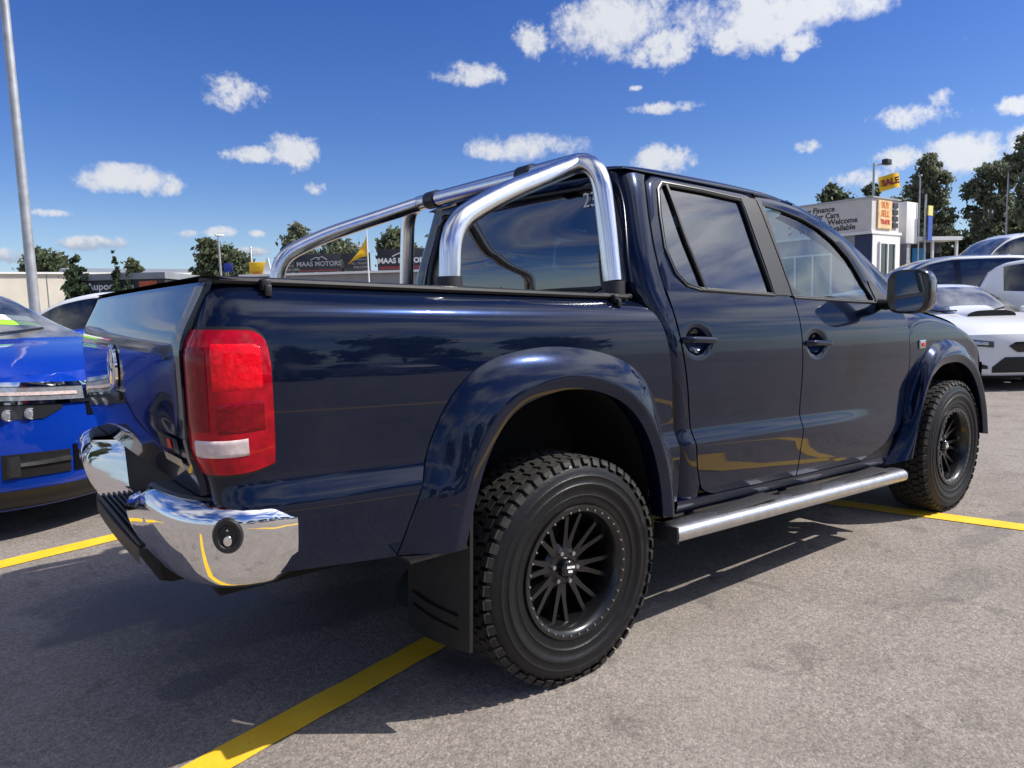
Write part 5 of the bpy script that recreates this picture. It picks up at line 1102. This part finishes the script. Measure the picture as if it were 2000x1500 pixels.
# --- black filler blocks, added to stop light showing through panel gaps
co = MB(); co.box((1.53, 0, .84), (1.86, 1.76, .60)); co.box((1.53, 0, 1.22), (1.86, 1.72, .2)); co.box((-.36, 0, 1.19), (1.5, 1.68, .20)); co.box((-.88, 0, .82), (.50, 1.70, .40)); co.box((3.25, 0, .92), (1.2, 1.0, .62)); co.box((3.75, 0, .8), (.36, 1.5, .4)); co.box((-.1, 0, .80), (1.4, .98, .6))
co.build('gap_filler', M_DARK, pk, smooth=False)
ch = MB()
for s in (-1, 1): ch.box((1.3, s * .42, .50), (4.7, .09, .14), .01)
ch.cyl((0, -.82, .39), (0, .82, .39), .06); ch.lathe([(0, -.16), (.12, -.13), (.16, 0), (.12, .13), (0, .16)], 16); ch.cyl((3.095, -.82, .39), (3.095, .82, .39), .04); ch.cyl((1.0, -.25, .42), (-1.0, -.3, .44), .035); ch.cyl((.6, -.25, .43), (1.3, -.25, .43), .09)
for s in (-1, 1): ch.tube([(-.62, s * .52, .52), (-.2, s * .52, .40), (.2, s * .52, .40), (.55, s * .52, .50)], .03, 6)
ch.box((-.85, 0, .55), (.7, .7, .18), .05); ch.build('chassis', M_DARK, pk)
# --- tonneau cover and rails
ty = lambda x, y: 1.356 + .052 * (1 - (abs(y) / .87) ** 2.2) * (.75 + .25 * math.cos(x * 9)) * sst(-1.14, -1.02, x) + .010 * sst(-1.05, -1.12, x)
MB().grid([[sh(x, y, ty(x, y)) for y in lins(-.87, .87, 31)] for x in lins(-1.125, .40, 30)]).build('tonneau_cover', M_VINYL, pk, angle=60)
for s in (-1, 1):
    rl = MB().tube(fillet([sh(-1.12, s * .80, 1.352), sh(-1.10, s * .862, 1.355), sh(.395, s * .862, 1.355)], .04), .011, 8).build('tonneau_rail', M_BLACKP, pk)
    for x in (-.985, .31):
        MB().box(sh(x, s * .880, 1.345), (.026, .034, .032), .006).box(sh(x, s * .903, 1.33), (.018, .014, .03), .004).build('rail_clip', M_BLACKP, rl)
# --- sports bar
bar = MB().tube(fillet([(.385, -.80, 1.40), (.385, -.775, 1.60), (.385, -.735, 1.875), (.385, .735, 1.875), (.385, .775, 1.60), (.385, .80, 1.40)], [.25, .15, .15, .25], 10), .038, 24).build('sports_bar', M_STEEL, pk)
for s in (-1, 1):
    MB().tube(fillet([(-.352, s * .79, 1.39), (-.335, s * .785, 1.585), (-.12, s * .755, 1.695), (.385, s * .618, 1.872)], [.15, .2], 12), .037, 24).build('side_tube', M_STEEL, bar)
    for (x, y, z) in ((-.355, .79, 1.362), (.385, .803, 1.345)):
        MB().cyl((x, s * y, z - .02), (x, s * y, z + .055), .046, .043, 24).box((x, s * y, z - .005), (.13, .085, .02), .008).build('bar_foot', M_PLAST, bar)
for y in (-.30, .47): MB().cyl((.385, y - .045, 1.875), (.385, y + .045, 1.875), .044, n=24).build('bar_sleeve', M_BLACKP, bar)
# --- side steps
for s in (-1, 1):
    st_ = MB(); rows = []
    for x in lins(.47, 2.36, 24): rows.append([sh(x, s * (.985 + .062 * math.copysign(abs(math.cos(a)) ** .8, math.cos(a))), .450 + .036 * math.copysign(abs(math.sin(a)) ** .8, math.sin(a))) for a in lins(0, 2 * math.pi, 25)[:-1]])
    st_.grid(rows, closed_v=True); n_ = 24; o_ = (len(rows) - 1) * n_; st_.F += [tuple(range(n_)), tuple(o_ + i for i in reversed(range(n_)))]
    so = st_.build('side_step', M_ALU, pk, angle=60)
    for a, b in ((.60, 1.18), (1.30, 1.55), (1.62, 2.2)): MB().box(sh((a + b) / 2, s * .975, .486), (b - a, .085, .010), .004, None).build('step_tread', M_PLAST, so)
    MB().box(sh(.468, s * .985, .450), (.012, .118, .066), .004).build('end_cap', M_PLAST, so)
    for x in (.75, 1.45, 2.15): MB().tube([sh(x, s * .97, .44), sh(x, s * .86, .42), sh(x, s * .62, .47)], .022, 8).build('step_bracket', M_BLACKP, so)
# --- wheels
TR, TW = .402, .262
tyre = None
def truck_wheel():
    w = MB().lathe([(.225, -.118), (.238, -.126), (.250, -.129), (.262, -.1275), (.266, -.130), (.270, -.1335), (.274, -.131), (.296, -.1355), (.300, -.1405), (.310, -.1425), (.3135, -.1385), (.335, -.1375), (.338, -.1395), (.3415, -.1365), (.352, -.134), (.368, -.127), (.382, -.116), (.388, -.105), (.3895, .0), (.388, .105), (.382, .116), (.34, .136), (.28, .13), (.225, .11)], 72).build('wheel', M_RUBBER, pk, angle=60)
    tr = MB(); NB_ = 54; prm = []
    for k in range(NB_):
        a0 = 2 * math.pi * k / NB_
        for (yc, wy, da, sk, span) in ((-.105, .034, 0, .15, .74), (-.062, .041, .5, .35, .80), (-.018, .036, .15, -.4, .78), (.022, .037, .6, .4, .78), (.064, .040, .1, -.35, .80), (.106, .032, .5, -.15, .74)):
            a = a0 + da * 2 * math.pi / NB_; h = span * math.pi / NB_; r0, r1 = .3885, .4005 if abs(yc) < .1 else .3985; V = []
            for r_ in (r0, r1):
                sh_ = .93 if r_ == r1 else 1.0
                for (e, f) in ((-1, -1), (1, -1), (1, 1), (-1, 1)):
                    aa = a + e * h * sh_ + sk * f * h * .5; V.append((r_ * math.cos(aa), yc + f * wy / 2 * sh_, r_ * math.sin(aa)))
            tr.add(V, [(4, 5, 6, 7), (0, 1, 5, 4), (1, 2, 6, 5), (2, 3, 7, 6), (3, 0, 4, 7)])
        for sgn in (-1, 1):    # shoulder lugs running down the sidewall
            a = a0 + .0; h = .37 * 2 * math.pi / NB_; L_ = (.374 if k % 2 else .380); V = []
            for (r_, y_) in ((.399, .112), (.391, .1235), (L_, .1335)):
                for e in (-1, 1): V.append((r_ * math.cos(a + e * h * .9), sgn * y_, r_ * math.sin(a + e * h * .9)))
            for (r_, y_) in ((.385, .10), (.378, .115), (L_, .126)):
                for e in (-1, 1): V.append((r_ * math.cos(a + e * h), sgn * y_, r_ * math.sin(a + e * h)))
            tr.add(V, [(0, 1, 3, 2), (2, 3, 5, 4), (0, 2, 8, 6), (2, 4, 10, 8), (1, 3, 9, 7), (3, 5, 11, 9), (4, 5, 11, 10)])
    tag(tr.build('tread_blocks', M_TREAD, w, smooth=False), kind='stuff')
    MB().lathe([(.218, -.112), (.236, -.128), (.234, -.134), (.226, -.1345), (.214, -.130), (.205, -.118), (.198, -.095), (.190, -.04), (.186, .10), (.20, .11)], 64).build('rim', M_RIMB, w, angle=50)
    MB().lathe([(.0, .06), (.186, .06)], 40).build('brake_drum', M_DARK, w)
    sp0 = None
    for k in range(8):
        M = Matrix.Rotation(2 * math.pi * k / 8, 4, 'Y'); 
        for dd in (-.165, .165):
            q = MB(); A0, A1 = .058, .194; w0, w1 = .013, .0075; yy0, yy1 = -.052, -.070; c0, c1 = dd * .55, dd
            V = []
            for (r_, ww, yy, an) in ((A0, w0, yy0, c0), (.12, .0085, -.058, lerp(c0, c1, .6)), (A1, w1, yy1, c1)):
                c_, s_ = math.cos(an), math.sin(an)
                for (e, dy) in ((-1, .03), (-1, 0), (1, 0), (1, .03)): V.append((r_ * c_ - e * ww * s_, yy + dy, r_ * s_ + e * ww * c_))
            F = []
            for i in (0, 4): F += [(i, i + 1, i + 5, i + 4), (i + 1, i + 2, i + 6, i + 5), (i + 2, i + 3, i + 7, i + 6)]
            q.add(V, F + [(0, 1, 2, 3), (8, 9, 10, 11)], M); q.build('spoke', M_RIMB, w, smooth=False)
    MB().lathe([(.0, -.056), (.050, -.056), (.072, -.050), (.085, -.038), (.088, .02)], 36).build('hub', M_RIMB, w)
    hc = MB().lathe([(.0, -.088), (.026, -.088), (.033, -.082), (.036, -.07), (.036, -.05)], 28).build('hub_cap', M_GLOSSB, w)
    lg = MB()
    for (x, z, a) in ((-.008, .006, .5), (.008, .007, -.5), (0, -.009, 1.57)): lg.box((x, -.0895, z), (.020, .002, .008), 0, Matrix.Identity(4))
    return w, lg.build('cap_emblem', M_WPRINT, w)
w0, _ = truck_wheel()
for k in range(6):
    a = 2 * math.pi * k / 6; MB().cyl((.056 * math.cos(a), -.048, .056 * math.sin(a)), (.056 * math.cos(a), -.066, .056 * math.sin(a)), .0095, .008, 6).build('lug_nut', M_RIMS, w0)
bt = MB()
for k in range(36):
    a = 2 * math.pi * k / 36; bt.cyl((.2195 * math.cos(a), -.130, .2195 * math.sin(a)), (.2195 * math.cos(a), -.1385, .2195 * math.sin(a)), .0042, .0036, 6)
tag(bt.build('rim_bolts', M_RIMS, w0), kind='stuff')
for (x, s, tw) in ((0, -1, .2), (3.095, -1, .9), (0, 1, .5), (3.095, 1, .1)):
    if (x, s) == (0, -1): q = w0
    else:
        q = w0.copy(); C.collection.objects.link(q)
        for c in w0.children: d_ = c.copy(); C.collection.objects.link(d_); d_.parent = q
        q.parent = pk
    q.scale = (1, .93, 1); q.location = (x, s * .868, .393); q.rotation_euler = (0, tw, math.pi if s > 0 else 0)
